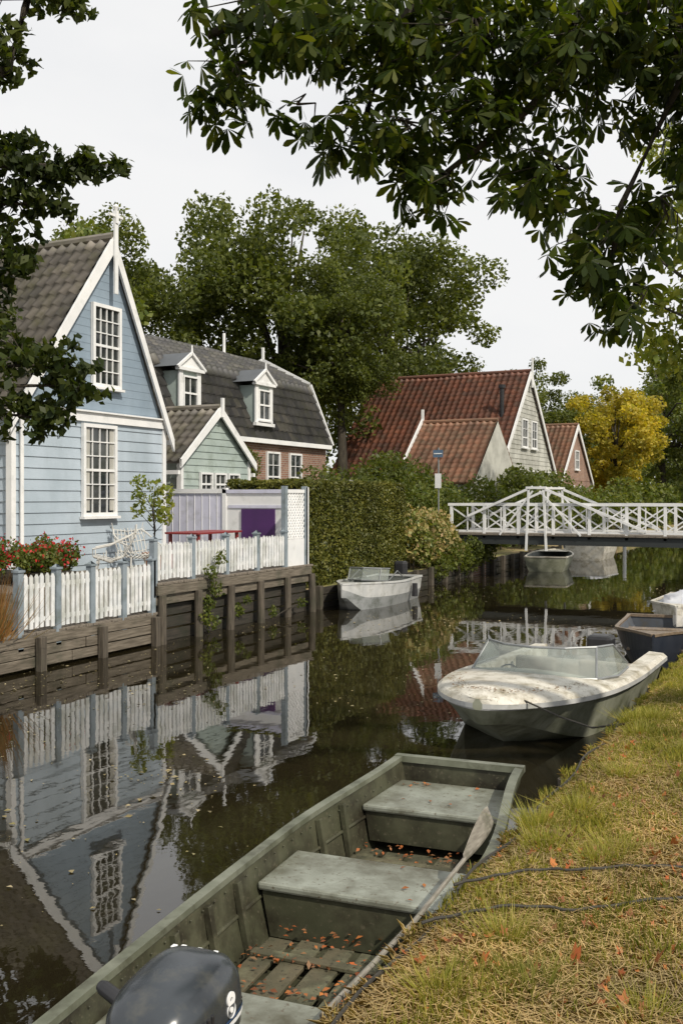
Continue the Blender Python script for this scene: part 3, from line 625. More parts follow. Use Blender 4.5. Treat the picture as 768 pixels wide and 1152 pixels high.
def left_tree():
    loc=(-11.6,7.2,.5); e=empty('overhanging_tree',loc); rng=np.random.default_rng(9); mb=MB()
    mb.tube([(-11.6,7.2,.4),(-11.5,7.3,2.5),(-11.2,7.5,5),(-10.6,7.9,7.5),(-10.2,8.1,10)],[.3,.25,.2,.15,.06],10)
    mb.tube([(-10.9,7.7,6.2),(-9.6,8.6,7.0),(-8.95,8.98,7.6),(-8.75,9.05,8.3),(-8.55,9.2,9.2)],[.12,.09,.06,.045,.02],8)
    C=[((-8.5,9.15,8.5),(.55,.5,.28),14),((-8.95,9.0,7.75),(.4,.5,.3),10),((-8.15,9.3,8.4),(.35,.4,.22),8),((-9.1,8.9,8.2),(.4,.5,.4),14),
       ((-8.95,8.95,6.55),(.45,.5,.33),20),((-8.5,9.2,6.4),(.42,.5,.25),17),((-8.05,9.4,6.42),(.36,.4,.16),12),((-8.85,9.0,6.0),(.5,.5,.38),20),((-8.95,9.0,5.35),(.45,.5,.35),17),((-8.35,9.25,5.95),(.25,.4,.18),6),
       ((-9.1,8.95,4.75),(.3,.5,.35),10),((-8.8,9.05,4.15),(.42,.5,.36),20),((-8.4,9.2,4.0),(.38,.4,.33),18),((-8.1,9.3,3.75),(.26,.4,.28),11),((-8.8,9.05,3.5),(.38,.45,.33),16),((-8.5,9.1,3.35),(.3,.45,.25),10),((-9.3,8.8,5.4),(.7,.7,1.5),45),((-9.2,8.8,9.3),(.9,.8,.8),30),((-10.6,8.3,8.5),(1.3,1.2,1.8),110)]
    P=[]
    for c,r,n in C:
        st=np.array([-11.1,7.6,max(2.8,c[2]-1.0)]); md=(st*.5+np.array(c)*.5)+np.array([0,0,.45]); mb.tube([tuple(st),tuple(md),tuple(np.array(c))],[.06,.035,.012],6)
        tips=blob_pts(c,r,n,rng,.1)
        for p in tips:
            mb.tube([c,tuple(p)],[.008,.003],4); q=blob_pts(p,(.17,.17,.12),20,rng,.1); P.append(q)
    mb.build('trunk_and_limbs',[M['bark']],e,smooth=True)
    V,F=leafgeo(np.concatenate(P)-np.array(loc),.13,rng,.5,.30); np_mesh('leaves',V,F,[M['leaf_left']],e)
left_tree()

# ------------------------------------------------------------ bridge
def bridge():
    e=empty('white_footbridge',(-5.9,29.5,1.3)); mb=MB(); x0,x1=-10.6,-1.0
    for y in (28.75,30.65): mb.box(x0,x1,y-.09,y+.09,1.02,1.28,1)
    x=x0
    while x<x1: mb.box(x,x+.17,28.6,30.8,1.285,1.33,2); x+=.18
    for xx in (-10.3,-1.5): mb.box(xx-.3,xx+.3,28.9,30.5,-.5,1.02,3)
    for y in (28.7,30.7):
        n=9
        for i in range(n+1):
            xx=x0+.1+(x1-x0-.2)*i/n; mb.box(xx-.04,xx+.04,y-.04,y+.04,1.2,2.2,0)
            if i<n:
                xn=x0+.1+(x1-x0-.2)*(i+1)/n
                mb.beam((xx,y-.012,1.42),(xn,y-.012,2.12),.03,.04,0); mb.beam((xx,y+.012,2.12),(xn,y+.012,1.42),.03,.04,0)
                xm=(xx+xn)/2; mb.beam((xm,y-.03,1.42),(xm,y-.03,2.12),.03,.03,0)
        mb.box(x0,x1,y-.05,y+.05,2.16,2.24,0); mb.box(x0,x1,y-.03,y+.03,1.37,1.43,0)
        yy=y-.1 if y<29 else y+.1; px=-7.85
        mb.box(px-.3,px+.3,yy-.035,yy+.035,2.66,2.73,0)
        for s in (-1,1):
            mb.beam((px+s*.22,yy,2.7),(px+s*.30,yy,.85),.06,.06,0)
        mb.beam((px-.1,yy,2.72),(px-2.1,yy,1.85),.06,.07,0); mb.beam((px+.1,yy,2.72),(px+3.1,yy,1.45),.06,.07,0)
        mb.beam((px-.1,yy,2.6),(px-1.1,yy,1.3),.04,.05,0); mb.beam((px+.1,yy,2.6),(px+1.3,yy,1.3),.04,.05,0)
    for s in (-1,1): mb.beam((-7.85+s*.22,28.6,2.69),(-7.85+s*.22,30.8,2.69),.05,.05,0)
    mb.build('railings_deck_beams',[M['white'],mat('dark_steel',(.03,.035,.035),None,3,.6),M['woodx'],M['brick']],e)
bridge()
e=empty('street_sign',(-11,28.9,.5)); mb=MB(); mb.tube([(0,0,0),(0,0,3.45)],.025,8,0); mb.box(-.16,.16,-.05,-.03,3.15,3.38,1); mb.box(-.13,.13,-.06,-.05,3.25,3.28,2)
mb.box(-.10,.10,-.05,-.035,2.2,2.65,2); mb.build('pole_and_plates',[M['metal'],mat('sign_blue',(.10,.16,.24),None,3,.4),M['white']],e,world=False)
e=empty('mooring_post',(-9.3,50,0)); mb=MB(); mb.tube([(0,0,-.5),(0,0,1.6)],.09,8); mb.build('post',[M['white']],e,world=False)

# ------------------------------------------------------------ boats
def sm(a,b,x):
    t=min(1,max(0,(x-a)/(b-a))); return t*t*(3-2*t)
def open_hull(L,hb,zg,zk,zf,ch=.85,th=.035,n=22,mi_out=0,mi_in=1,mi_rim=2,stripe=False):
    mb=MB(); ys=np.linspace(-L/2,L/2,n); out=[];inn=[]
    for y in ys:
        t=(y+L/2)/L; h=hb(t); g=zg(t); k=zk(t); f=max(zf,k+.04)
        zc=min(k+.05,g-.02)
        o=[(-h,y,g),(-h*(ch+(1-ch)*.65),y,zc+(g-zc)*.5),(-h*ch,y,zc),(0,y,k),(h*ch,y,zc),(h*(ch+(1-ch)*.65),y,zc+(g-zc)*.5),(h,y,g)]
        yi=min(max(y,-L/2+th),L/2-th); hi=max(h-th,.005)
        ii=[(-hi,yi,g+.002),(-hi*(ch+(1-ch)*.65),yi,f+(g-f)*.5),(-hi*ch,yi,f),(0,yi,f),(hi*ch,yi,f),(hi*(ch+(1-ch)*.65),yi,f+(g-f)*.5),(hi,yi,g+.002)]
        out.append(o);inn.append(ii)
    mb.loft(out,mi_out,mif=(lambda i,k:(3 if k in(0,5) else mi_out)) if stripe else None); mb.loft(inn,mi_in)
    for j in (0,-1):
        mb.poly(out[j],mi_out); mb.poly(inn[j],mi_in)
    for s in (0,6):
        sg=-1 if s==0 else 1
        rim=[[(o[s][0]+sg*.012,o[s][1],o[s][2]-.025),(o[s][0]+sg*.012,o[s][1],o[s][2]+.012),(i[s][0]-sg*.012,i[s][1],i[s][2]+.012),(i[s][0]-sg*.012,i[s][1],i[s][2]-.02)] for o,i in zip(out,inn)]
        mb.loft(rim,mi_rim,closed=True,caps=True)
    for j in (0,-1):
        if out[j][6][0]>.05:
            a=out[j][0];b=out[j][6]; mb.beam((a[0]-.012,a[1]+(th/2 if j==0 else -th/2),a[2]-.005),(b[0]+.012,b[1]+(th/2 if j==0 else -th/2),b[2]-.005),th+.03,.045,mi_rim)
    return mb
M['olive']=mat('olive_hull',(.050,.053,.030),(.082,.082,.050),3,.5,bmp=.1,grime=(.024,.021,.013),gscale=4,glo=.42,ghi=.66,speck=(.10,.09,.06))
M['olive_rim']=mat('olive_rim',(.20,.21,.16),(.12,.13,.09),5,.45,metal=.2,grime=(.05,.05,.03),gscale=6)
M['seat']=mat('worn_seat',(.30,.32,.27),(.20,.21,.17),4,.4,metal=.15,grime=(.085,.08,.05),gscale=3,glo=.42,ghi=.68,bmp=.18,speck=(.10,.08,.05))
M['board']=mat('floor_boards',(.10,.085,.05),(.05,.05,.028),5,.8,grime=(.15,.15,.09),gscale=6,bmp=.4,speck=(.02,.018,.012))
def jon():
    loc=(-2.235,4.62,0); e=empty('green_jon_boat',loc,math.radians(5.0)); L=4.35
    hb=lambda t:.545+.075*math.sin(min(t,.6)/.6*math.pi/2)-.16*sm(.6,1,t)
    zg=lambda t:.45+.05*sm(.55,1,t); zk=lambda t:-.10+.33*sm(.72,1.02,t)**1.3; zf=.03
    mb=open_hull(L,hb,zg,zk,zf,ch=.86,n=30); mb.build('hull',[M['olive'],M['olive'],M['olive_rim']],e,world=False)
    p=MB()
    def wid(y,z): 
        t=(y+L/2)/L; h=hb(t)-.035; f=zf; g=zg(t); return h*(.86+.14*min(1,(z-f)/(g-f)))-.004
    def seat(y0,y1,zt,zb=.04):
        for y,nx in ((y0,0),(y1,1)):
            w0=wid(y,zt)-.012; w1=wid(y,zb)-.012; yy=y+(.02 if nx==0 else -.02)
            p.poly([(-w0,yy,zt-.012),(w0,yy,zt-.012),(w1,yy,zb),(-w1,yy,zb)],1)
        w0=wid(y0,zt);w1=wid(y1,zt)
        i=len(p.v); 
        for z in (zt-.045,zt):
            p.v+=[(-w0,y0,z),(w0,y0,z),(w1,y1,z),(-w1,y1,z)]
        for q in ((0,3,2,1),(4,5,6,7),(0,1,5,4),(1,2,6,5),(2,3,7,6),(3,0,4,7)): p.f.append([i+a for a in q]); p.m.append(0)
    seat(-1.66,-1.06,.33); seat(.03,.56,.33); 
    seat(1.42,2.08,.36,.12)
    p.build('benches',[M['seat'],M['olive']],e,world=False,bevel=.014)
    r=MB()
    for y in (-.85,-.52,-.2,.85,1.15,-1.9):
        for s in (-1,1):
            a=(s*(wid(y,.05)-.01),y,.05); b=(s*(wid(y,zg(.5)-.03)-.01),y,zg((y+L/2)/L)-.04); r.beam(a,b,.035,.04,0,up=(0,1,0))
        w=wid(y,.05); r.box(-w,w,y-.025,y+.025,zf,zf+.055,0)
    for s in (-1,1):
        pts=[(s*(wid(y,.30)+.002),y,.24+.04*sm(.5,1,(y+L/2)/L)) for y in np.linspace(-2.1,2.0,20)]
        r.tube(pts,.012,6,0)
    for s in (-1,1):
        for y in np.arange(-2.0,2.0,.12):
            z=.40; r.tube([(s*(wid(y,z)+.0),y,z),(s*(wid(y,z)-.008),y,z)],[.007,.005],6,0)
    r.build('ribs',[M['olive']],e,world=False,bevel=.004)
    b=MB()
    for (a0,a1) in ((-1.04,0.0),(.6,1.4)):
        for i,x in enumerate((-.36,-.19,-.02,.15,.32)):
            j=random.uniform(-.02,.02); b.box(x-.06,x+.07,a0+.06+j,a1-.08+j,zf+.058,zf+.078,0)
        for yy in (a0+.25,a1-.3): b.box(-.42,.42,yy-.03,yy+.03,zf+.08,zf+.10,0)
    b.build('floor_boards',[M['board']],e,world=False,bevel=.004)
    rng=np.random.default_rng(3); n=380
    P=np.c_[rng.uniform(-.44,.44,n),np.where(rng.random(n)<.6,rng.uniform(-1.02,0,n),rng.uniform(.6,1.4,n)),np.full(n,zf+.095)]
    g=rng.random(n)<.5; P[g,1]=np.round(P[g,1]*3.2)/3.2+rng.normal(size=g.sum())*.03
    P2=np.c_[rng.uniform(-.3,.4,16),rng.uniform(1.5,2.05,16),np.full(16,.37)]; P2[:10,0]=rng.normal(size=10)*.05-.22; P2[:10,1]=1.98+rng.normal(size=10)*.03
    P3=np.c_[rng.uniform(-.4,.4,4),rng.uniform(.05,.5,4),np.full(4,.34)]
    V,F=leafgeo(np.concatenate([P,P2,P3]),.032,rng,0,.28,.8); np_mesh('leaf_litter',V,F,[M['leaf_orange']],e)
    # outboard motor
    X0,Y0,S,DZ=.18,-1.98,1.16,.045
    def ring(z,a,bf,bb,tilt=0,p=.62):
        out=[]
        for k in range(32):
            t=2*math.pi*k/32; c,s=math.cos(t),math.sin(t); b=(bf if s>0 else bb)*S
            yy=b*math.copysign(abs(s)**p,s); out.append((X0+a*S*math.copysign(abs(c)**p,c),Y0-.05+yy,z+DZ+tilt*yy))
        return out
    low=[ring(.52,.095,.12,.14),ring(.57,.125,.165,.20),ring(.625,.135,.185,.22)]
    o=MB(); o.loft(low,0,closed=True,caps=True); o.build('lower_cowling',[M['black']],e,world=False,smooth=False,bevel=.006)
    up=[ring(.633,.128,.175,.21),ring(.640,.14,.19,.225),ring(.72,.142,.192,.228,.02),ring(.785,.137,.180,.220,.05),ring(.828,.120,.150,.195,.08),ring(.852,.092,.11,.16,.10),ring(.861,.05,.06,.09,.11)]
    o=MB(); o.loft(up,0,closed=True,caps=True); o.build('upper_cowling',[mat('cowling_grey',(.034,.041,.048),(.024,.028,.033),6,.22,spec=.7,grime=(.07,.07,.06),gscale=9,glo=.52,ghi=.78)],e,world=False,smooth=True)
    o=MB(); o.loft([ring(.675,.1435,.1955,.2315,0),ring(.690,.1440,.196,.232,0)],0,closed=True); o.loft([ring(.694,.1437,.196,.232,0),ring(.702,.1437,.196,.232,0)],1,closed=True)
    o.box(X0-.045,X0+.045,Y0+.15,Y0+.175,.72,.79,2)
    for i in range(4): o.box(X0+.150,X0+.166,Y0-.20+i*.025,Y0-.186+i*.025,.77,.81,2)
    # lettering band on the rear-left shoulder of the lid
    for i,h in enumerate((.022,.03,.022,.03,.026,.03)): o.box(X0-.105+i*.030,X0-.087+i*.030,Y0+.075,Y0+.075+h,.8935,.8985,0)
    o.build('cowling_stripes_and_vents',[M['white'],mat('stripe_blue',(.03,.07,.16),None,4,.4),M['black']],e,world=False,bevel=.003)
    o=MB(); o.box(X0-.09,X0+.09,Y0-.1,Y0+.1,.44,.57,1); o.box(X0-.05,X0+.05,Y0-.2,Y0-.02,-.5,.45,1); o.box(X0-.11,X0+.11,Y0-.16,Y0-.04,.34,.46,1)
    o.box(X0-.12,X0-.07,-2.2,-2.06,.28,.5,1); o.box(X0+.07,X0+.12,-2.2,-2.06,.28,.5,1)
    o.tube([(X0-.12,Y0+.02,.62),(X0-.22,Y0+.06,.65),(X0-.29,Y0+.09,.66)],[.032,.028,.022],10,1); o.tube([(X0-.29,Y0+.09,.66),(X0-.295,Y0+.092,.661),(X0-.40,Y0+.12,.685),(X0-.42,Y0+.125,.69)],[.02,.028,.026,.018],10,1)
    o.tube([(X0-.12,Y0-.08,.62),(X0-.26,Y0-.04,.61),(X0-.35,Y0-.02,.55),(X0-.40,Y0-.1,.44)],.012,6,1)
    for a in (-.085,.085): o.tube([(X0+a,-2.05,.40),(X0+a,-1.95,.40)],.012,6,0); o.tube([(X0+a-.03,-1.95,.40),(X0+a+.03,-1.95,.40)],.008,6,0)
    o.build('motor_leg_and_tiller',[M['metal'],M['black']],e,world=False,bevel=.008)
    cu=bpy.data.curves.new('numeral','FONT'); cu.body='8'; cu.size=.105; cu.extrude=.003; cu.align_x='CENTER'; cu.offset=.003
    t=bpy.data.objects.new('numeral',cu); COL.objects.link(t); t.parent=e; t.location=(X0+.166,Y0+.0,.752); t.rotation_euler=(math.radians(86),0,math.radians(90)); cu.materials.append(M['white'])
jon()
e=empty('wooden_paddle',(-1.72,4.3,.5)); mb=MB()
mb.tube([(-1.72,3.3,.462),(-1.72,4.2,.467),(-1.76,5.0,.485)],.012,8)
secs=[]
for t in np.linspace(0,1,9):
    c=Vector((-1.76-.01*t,5.0+.48*t,.495+.09*t)); w=.014+.042*math.sin(min(1,t*1.25)*math.pi/2)*(1 if t<.95 else .75); h=.007
    secs.append([(c.x-w*.4,c.y,c.z+w*.9-h),(c.x+w*.4,c.y,c.z-w*.9-h),(c.x+w*.4,c.y,c.z-w*.9+h),(c.x-w*.4,c.y,c.z+w*.9+h)])
mb.loft(secs,0,closed=True,caps=True); mb.build('shaft_and_blade',[mat('grey_paddle',(.28,.26,.22),(.16,.145,.12),8,.7,stretch=(8,1,8),grime=(.10,.10,.07),gscale=9)],e,smooth=False)

def clear():
    m,nt,b=newmat('perspex')
    c=ramp(nt,noise(nt,4,6),[(.35,(.30,.34,.32)),(.7,(.42,.44,.40))]); nt.links.new(c,b.inputs['Base Color']); b.inputs['Roughness'].default_value=.15
    tr=N(nt,'ShaderNodeBsdfTransparent'); tr.inputs[0].default_value=(.72,.78,.75,1); ms=N(nt,'ShaderNodeMixShader'); ms.inputs[0].default_value=.45
    nt.links.new(tr.outputs[0],ms.inputs[1]); nt.links.new(b.outputs[0],ms.inputs[2]); nt.links.new(ms.outputs[0],nt.nodes['Material Output'].inputs[0]); return m
M['clear']=clear()
M['gel']=mat('gelcoat_white',(.60,.58,.51),(.50,.47,.40),3,.45,grime=(.20,.17,.10),gscale=5,glo=.46,ghi=.72,bmp=.05,speck=(.16,.12,.07))
M['hullgreen']=mat('hull_grimy',(.34,.35,.27),(.23,.24,.17),3,.5,grime=(.08,.09,.04),gscale=2.5,glo=.45,ghi=.72)
M['alu']=mat('aluminium_hull',(.46,.47,.46),(.34,.36,.36),3,.35,metal=.45,grime=(.14,.15,.11),gscale=3)
M['alu_in']=mat('aluminium_inner',(.16,.17,.16),(.10,.11,.10),3,.6,metal=.2)
M['alu_lt']=mat('aluminium_band',(.56,.56,.54),(.44,.45,.44),3,.35,metal=.1,grime=(.25,.25,.2),gscale=4)
def speedboat():
    e=empty('white_speedboat',(-2.85,10.9,0),math.pi+math.radians(-3)); mb=MB(); ys=list(np.linspace(-2.0,.5,10))+[.52]+list(np.linspace(.6,1.95,14))+[2.02,2.07,2.10,2.12]
    secs=[]
    for y in ys:
        u=max(0,(y-.0)/2.122); h=.90*(1-min(1,u)**2.5)**.58; h=max(h,.012)
        if y<-.5: h*=1-.05*(-.5-y)/1.5
        g=.42+.07*sm(-1,2,y); k=-.15+.40*sm(.8,2.15,y)**1.3; zc=-.02+.30*sm(.6,2.1,y)
        hc=h*(.80-.30*sm(.5,2.0,y))
        if y<=.5:
            d=[(h-.03,y,g+.05),(h-.2,y,g+.06),(h-.22,y,.12),(0,y,.12)]
        else:
            d=[(h-.03 if h>.1 else h*.7,y,g+.05),(h*.72,y,g+.05+.035*min(1,h/.4)),(h*.36,y,g+.05+.065*min(1,h/.4)),(0,y,g+.05+.075*min(1,h/.4))]
        yk=min(y,2.12)-.22*sm(1.2,2.12,y)
        half=[(0,yk,k),(hc,y-.12*sm(1.2,2.12,y),zc),(h*.97,y,g-.05),(h+.02,y,g-.035),(h+.02,y,g+.01)]+d
        secs.append(half)
    def mif(i,k): return 1 if k<2 else (2 if k in(2,3) else 0)
    mb.loft(secs,0,mif=mif); mb.loft([[(-a,b,c) for a,b,c in s] for s in secs],0,mif=mif)
    s0=secs[0]; mb.poly([p for p in s0]+[(-a,b,c) for a,b,c in s0[::-1]],1)
    s0=secs[-1]; mb.poly([p for p in s0]+[(-a,b,c) for a,b,c in s0[::-1]],1)
    mb.build('hull_and_deck',[M['gel'],M['hullgreen'],M['alu_lt']],e,world=False,weld=True)
    w=MB(); base=[(-.76,-.45),(-.80,.15),(-.68,.55),(-.38,.80),(0,.88),(.38,.80),(.68,.55),(.80,.15),(.76,-.45)]
    def dz(x,y): return .57-.05*abs(x) if y>.5 else .52
    B=[Vector((x,y,dz(x,y))) for x,y in base]; T=[Vector((x*.88,y-.30*(1 if y>.3 else .5),.54+(.28 if y>0 else .20))) for x,y in base]
    T[0]=Vector((-.74,-.5,.56));T[-1]=Vector((.74,-.5,.56))
    for i in range(len(B)-1): w.poly([B[i],B[i+1],T[i+1],T[i]],0)
    w.tube(T,.014,6,1); w.tube(B,.014,6,1)
    for i in (2,6): w.tube([B[i],T[i]],.012,6,1)
    w.build('windshield',[M['clear'],M['metal']],e,world=False)
    s=MB(); 
    for x in (-.38,.38):
        s.box(x-.24,x+.24,-.65,-.25,.12,.34,0); s.box(x-.24,x+.24,-.75,-.65,.12,.52,0)
    s.box(-.66,.66,-1.7,-1.35,.12,.36,0)
    s.build('seats',[mat('seat_vinyl',(.26,.24,.20),(.18,.16,.13),4,.5)],e,world=False,bevel=.03)
    s=MB(); s.tube([(.38+.12*math.cos(a),.25-.05*math.sin(a),.45+.10*math.sin(a)) for a in np.linspace(0,2*math.pi,17)],.009,6); s.tube([(.38,.25,.45),(.38,.5,.42)],.015,6); s.beam((.26,.25,.45),(.50,.25,.45),.02,.015); s.build('steering_wheel',[M['black']],e,world=False)
    s=MB(); s.box(-.7,.7,.50,.55,.38,.48,0); s.tube([(0,1.8,.56),(0,1.8,.60)],[.025,.035],8,1); s.tube([(-.10,1.72,.60),(.10,1.72,.60)],.010,6,1); s.build('deck_fittings',[M['gel'],M['metal']],e,world=False)
    o=MB(); o.box(-.16,.16,-2.35,-2.05,.35,.62,0); o.box(-.06,.06,-2.25,-2.1,-.4,.4,0); o.build('outboard_motor',[M['black']],e,world=False,bevel=.05)
    rng=np.random.default_rng(8); n=650; y=rng.uniform(.9,2.0,n); x=rng.uniform(-.8,.8,n)*(1-((y-.3)/1.95)**2.5); P=np.c_[x,y,.42+.07*np.clip((y+1)/3,0,1)+.125-.06*np.abs(x)-.0]
    V,F=leafgeo(P,.022,rng,0,.3,.95); np_mesh('deck_litter',V,F,[leafmat('deck_debris',[(.20,.11,.04),(.30,.16,.06),(.12,.08,.03)],.1,3)],e)
speedboat()
def small_boat(name,loc,rz,L,B,H,mats,ws=False,motor=False,seats=2,tarp=None,sheer=.15,ch=.74,stripe=False):
    e=empty(name,loc,rz)
    def hb(t):
        s=1 if t<.4 else max(.0,1-((t-.4)/.6)**2.3)
        return B/2*(.88+.12*sm(0,.4,t))*s+.012
    zg=lambda t:H+sheer*sm(.3,1,t)+.03*(1-t); zk=lambda t:-.12+(H*.85)*sm(.75,1.02,t)**1.8
    open_hull(L,hb,zg,zk,.05,ch=ch,n=30,stripe=stripe).build('hull',mats,e,world=False,weld=False)
    p=MB()
    for i in range(seats):
        y=-L*.3+i*L*.28; t=(y+L/2)/L; w=hb(t)*.88; p.box(-w,w,y-.14,y+.14,H*.62,H*.62+.04,0)
    ts=[.74,.82,.9,.96]; top=[]
    for t in ts: top.append((hb(t)*.94,(t-.5)*L,zg(t)-.012))
    p.poly(top+[(0,.488*L,zg(.985)-.012)]+[(-a,b,c) for a,b,c in top[::-1]],0)
    p.build('benches_and_foredeck',[mats[2]],e,world=False,bevel=.008)
    if ws:
        w=MB(); y=L*.15; b=hb(.68)*.85; z=zg(.68); Bp=[Vector((-b,y-.3,z)),Vector((-b*.8,y,z+.02)),Vector((0,y+.12,z+.03)),Vector((b*.8,y,z+.02)),Vector((b,y-.3,z))]; Tp=[v+Vector((0,-.12,.26)) for v in Bp]
        for i in range(4): w.poly([Bp[i],Bp[i+1],Tp[i+1],Tp[i]],0)
        w.tube(Tp,.018,6,1); w.tube(Bp,.014,6,1); 
        for i in (1,3): w.tube([Bp[i],Tp[i]],.014,6,1)
        w.tube([(-b,y-.35,z),(-b,y-.9,z+.18),(-b,y-1.3,z)],.014,6,1); w.tube([(b,y-.35,z),(b,y-.9,z+.18),(b,y-1.3,z)],.014,6,1)
        w.build('windshield',[M['clear'],M['metal']],e,world=False)
        s=MB(); s.box(-.3,.3,y-.5,y-.15,.1,z+.02,0); s.build('console',[mats[1]],e,world=False,bevel=.02)
    if motor:
        o=MB(); o.box(-.15,.15,-L/2-.26,-L/2-.0,H+.0,H+.36,0); o.box(-.06,.06,-L/2-.2,-L/2-.04,-.4,H+.05,0); o.build('outboard_motor',[M['black']],e,world=False,bevel=.06)
        o=MB(); 
        for s in (-1,1): o.tube([(s*(B/2+.06),-L*.25,.12),(s*(B/2+.06),-L*.25,.42)],[.07,.06],8)
        o.build('fenders',[M['black']],e,world=False)
    if tarp:
        tb=MB(); secs=[]
        for i in range(13):
            y=tarp[1]-.6+1.2*i/12; hgt=.08+.26*math.sin(math.pi*i/12)+.03*math.sin(i*2.1); ring=[]
            for k in range(19):
                a=math.pi*k/18; rr=1+.10*math.sin(k*1.9+i*1.7)+.05*math.sin(k*3.7-i); ring.append((math.cos(a)*B*.36*rr,y,H*.85+hgt*math.sin(a)*rr))
            secs.append(ring)
        tb.loft(secs,0,caps=True); tb.build('tarp_bundle',[mat(name+'_tarp',(.55,.56,.58),(.38,.39,.42),5,.6)],e,world=False,smooth=True)
    return e
small_boat('aluminium_motorboat',(-9.4,20.5,0),math.pi+.05,3.5,1.3,.50,[M['alu'],M['alu_in'],M['alu_lt'],M['alu_lt']],ws=True,motor=True,sheer=.08,ch=.8,stripe=True)
M['blackhull']=mat('navy_hull',(.022,.027,.038),(.038,.043,.055),3,.3); M['varnish']=mat('grey_wood_rim',(.20,.15,.10),(.12,.09,.065),4,.4,stretch=(8,1,8))
M['boatin']=mat('grey_boat_interior',(.085,.095,.11),(.05,.055,.065),4,.6,grime=(.10,.085,.06),gscale=4)
small_boat('wooden_rowing_boat',(-2.42,15.7,0),math.pi+.12,3.9,1.25,.36,[M['blackhull'],M['boatin'],M['varnish'],M['blackhull']],seats=3,sheer=.20,ch=.62)
small_boat('covered_dinghy',(-2.40,19.4,0),math.pi,3.8,1.4,.42,[mat('hull_cream',(.62,.60,.55),None,3,.4),M['alu_in'],M['gel'],M['gel']],tarp=(0,.3),stripe=True)
small_boat('moored_dinghy',(-8.7,33.6,0),.15,3.6,1.5,.45,[M['hullgreen'],M['alu_in'],M['gel'],M['gel']],sheer=.12)
small_boat('moored_dinghy',(-8.7,40.5,0),0,4.2,1.8,.6,[M['gel'],M['alu_in'],M['white'],M['gel']],tarp=(0,.2))
small_boat('moored_dinghy',(-3.0,36,0),math.pi,4.,1.7,.55,[M['gel'],M['alu_in'],M['white'],M['gel']],tarp=(0,.2))

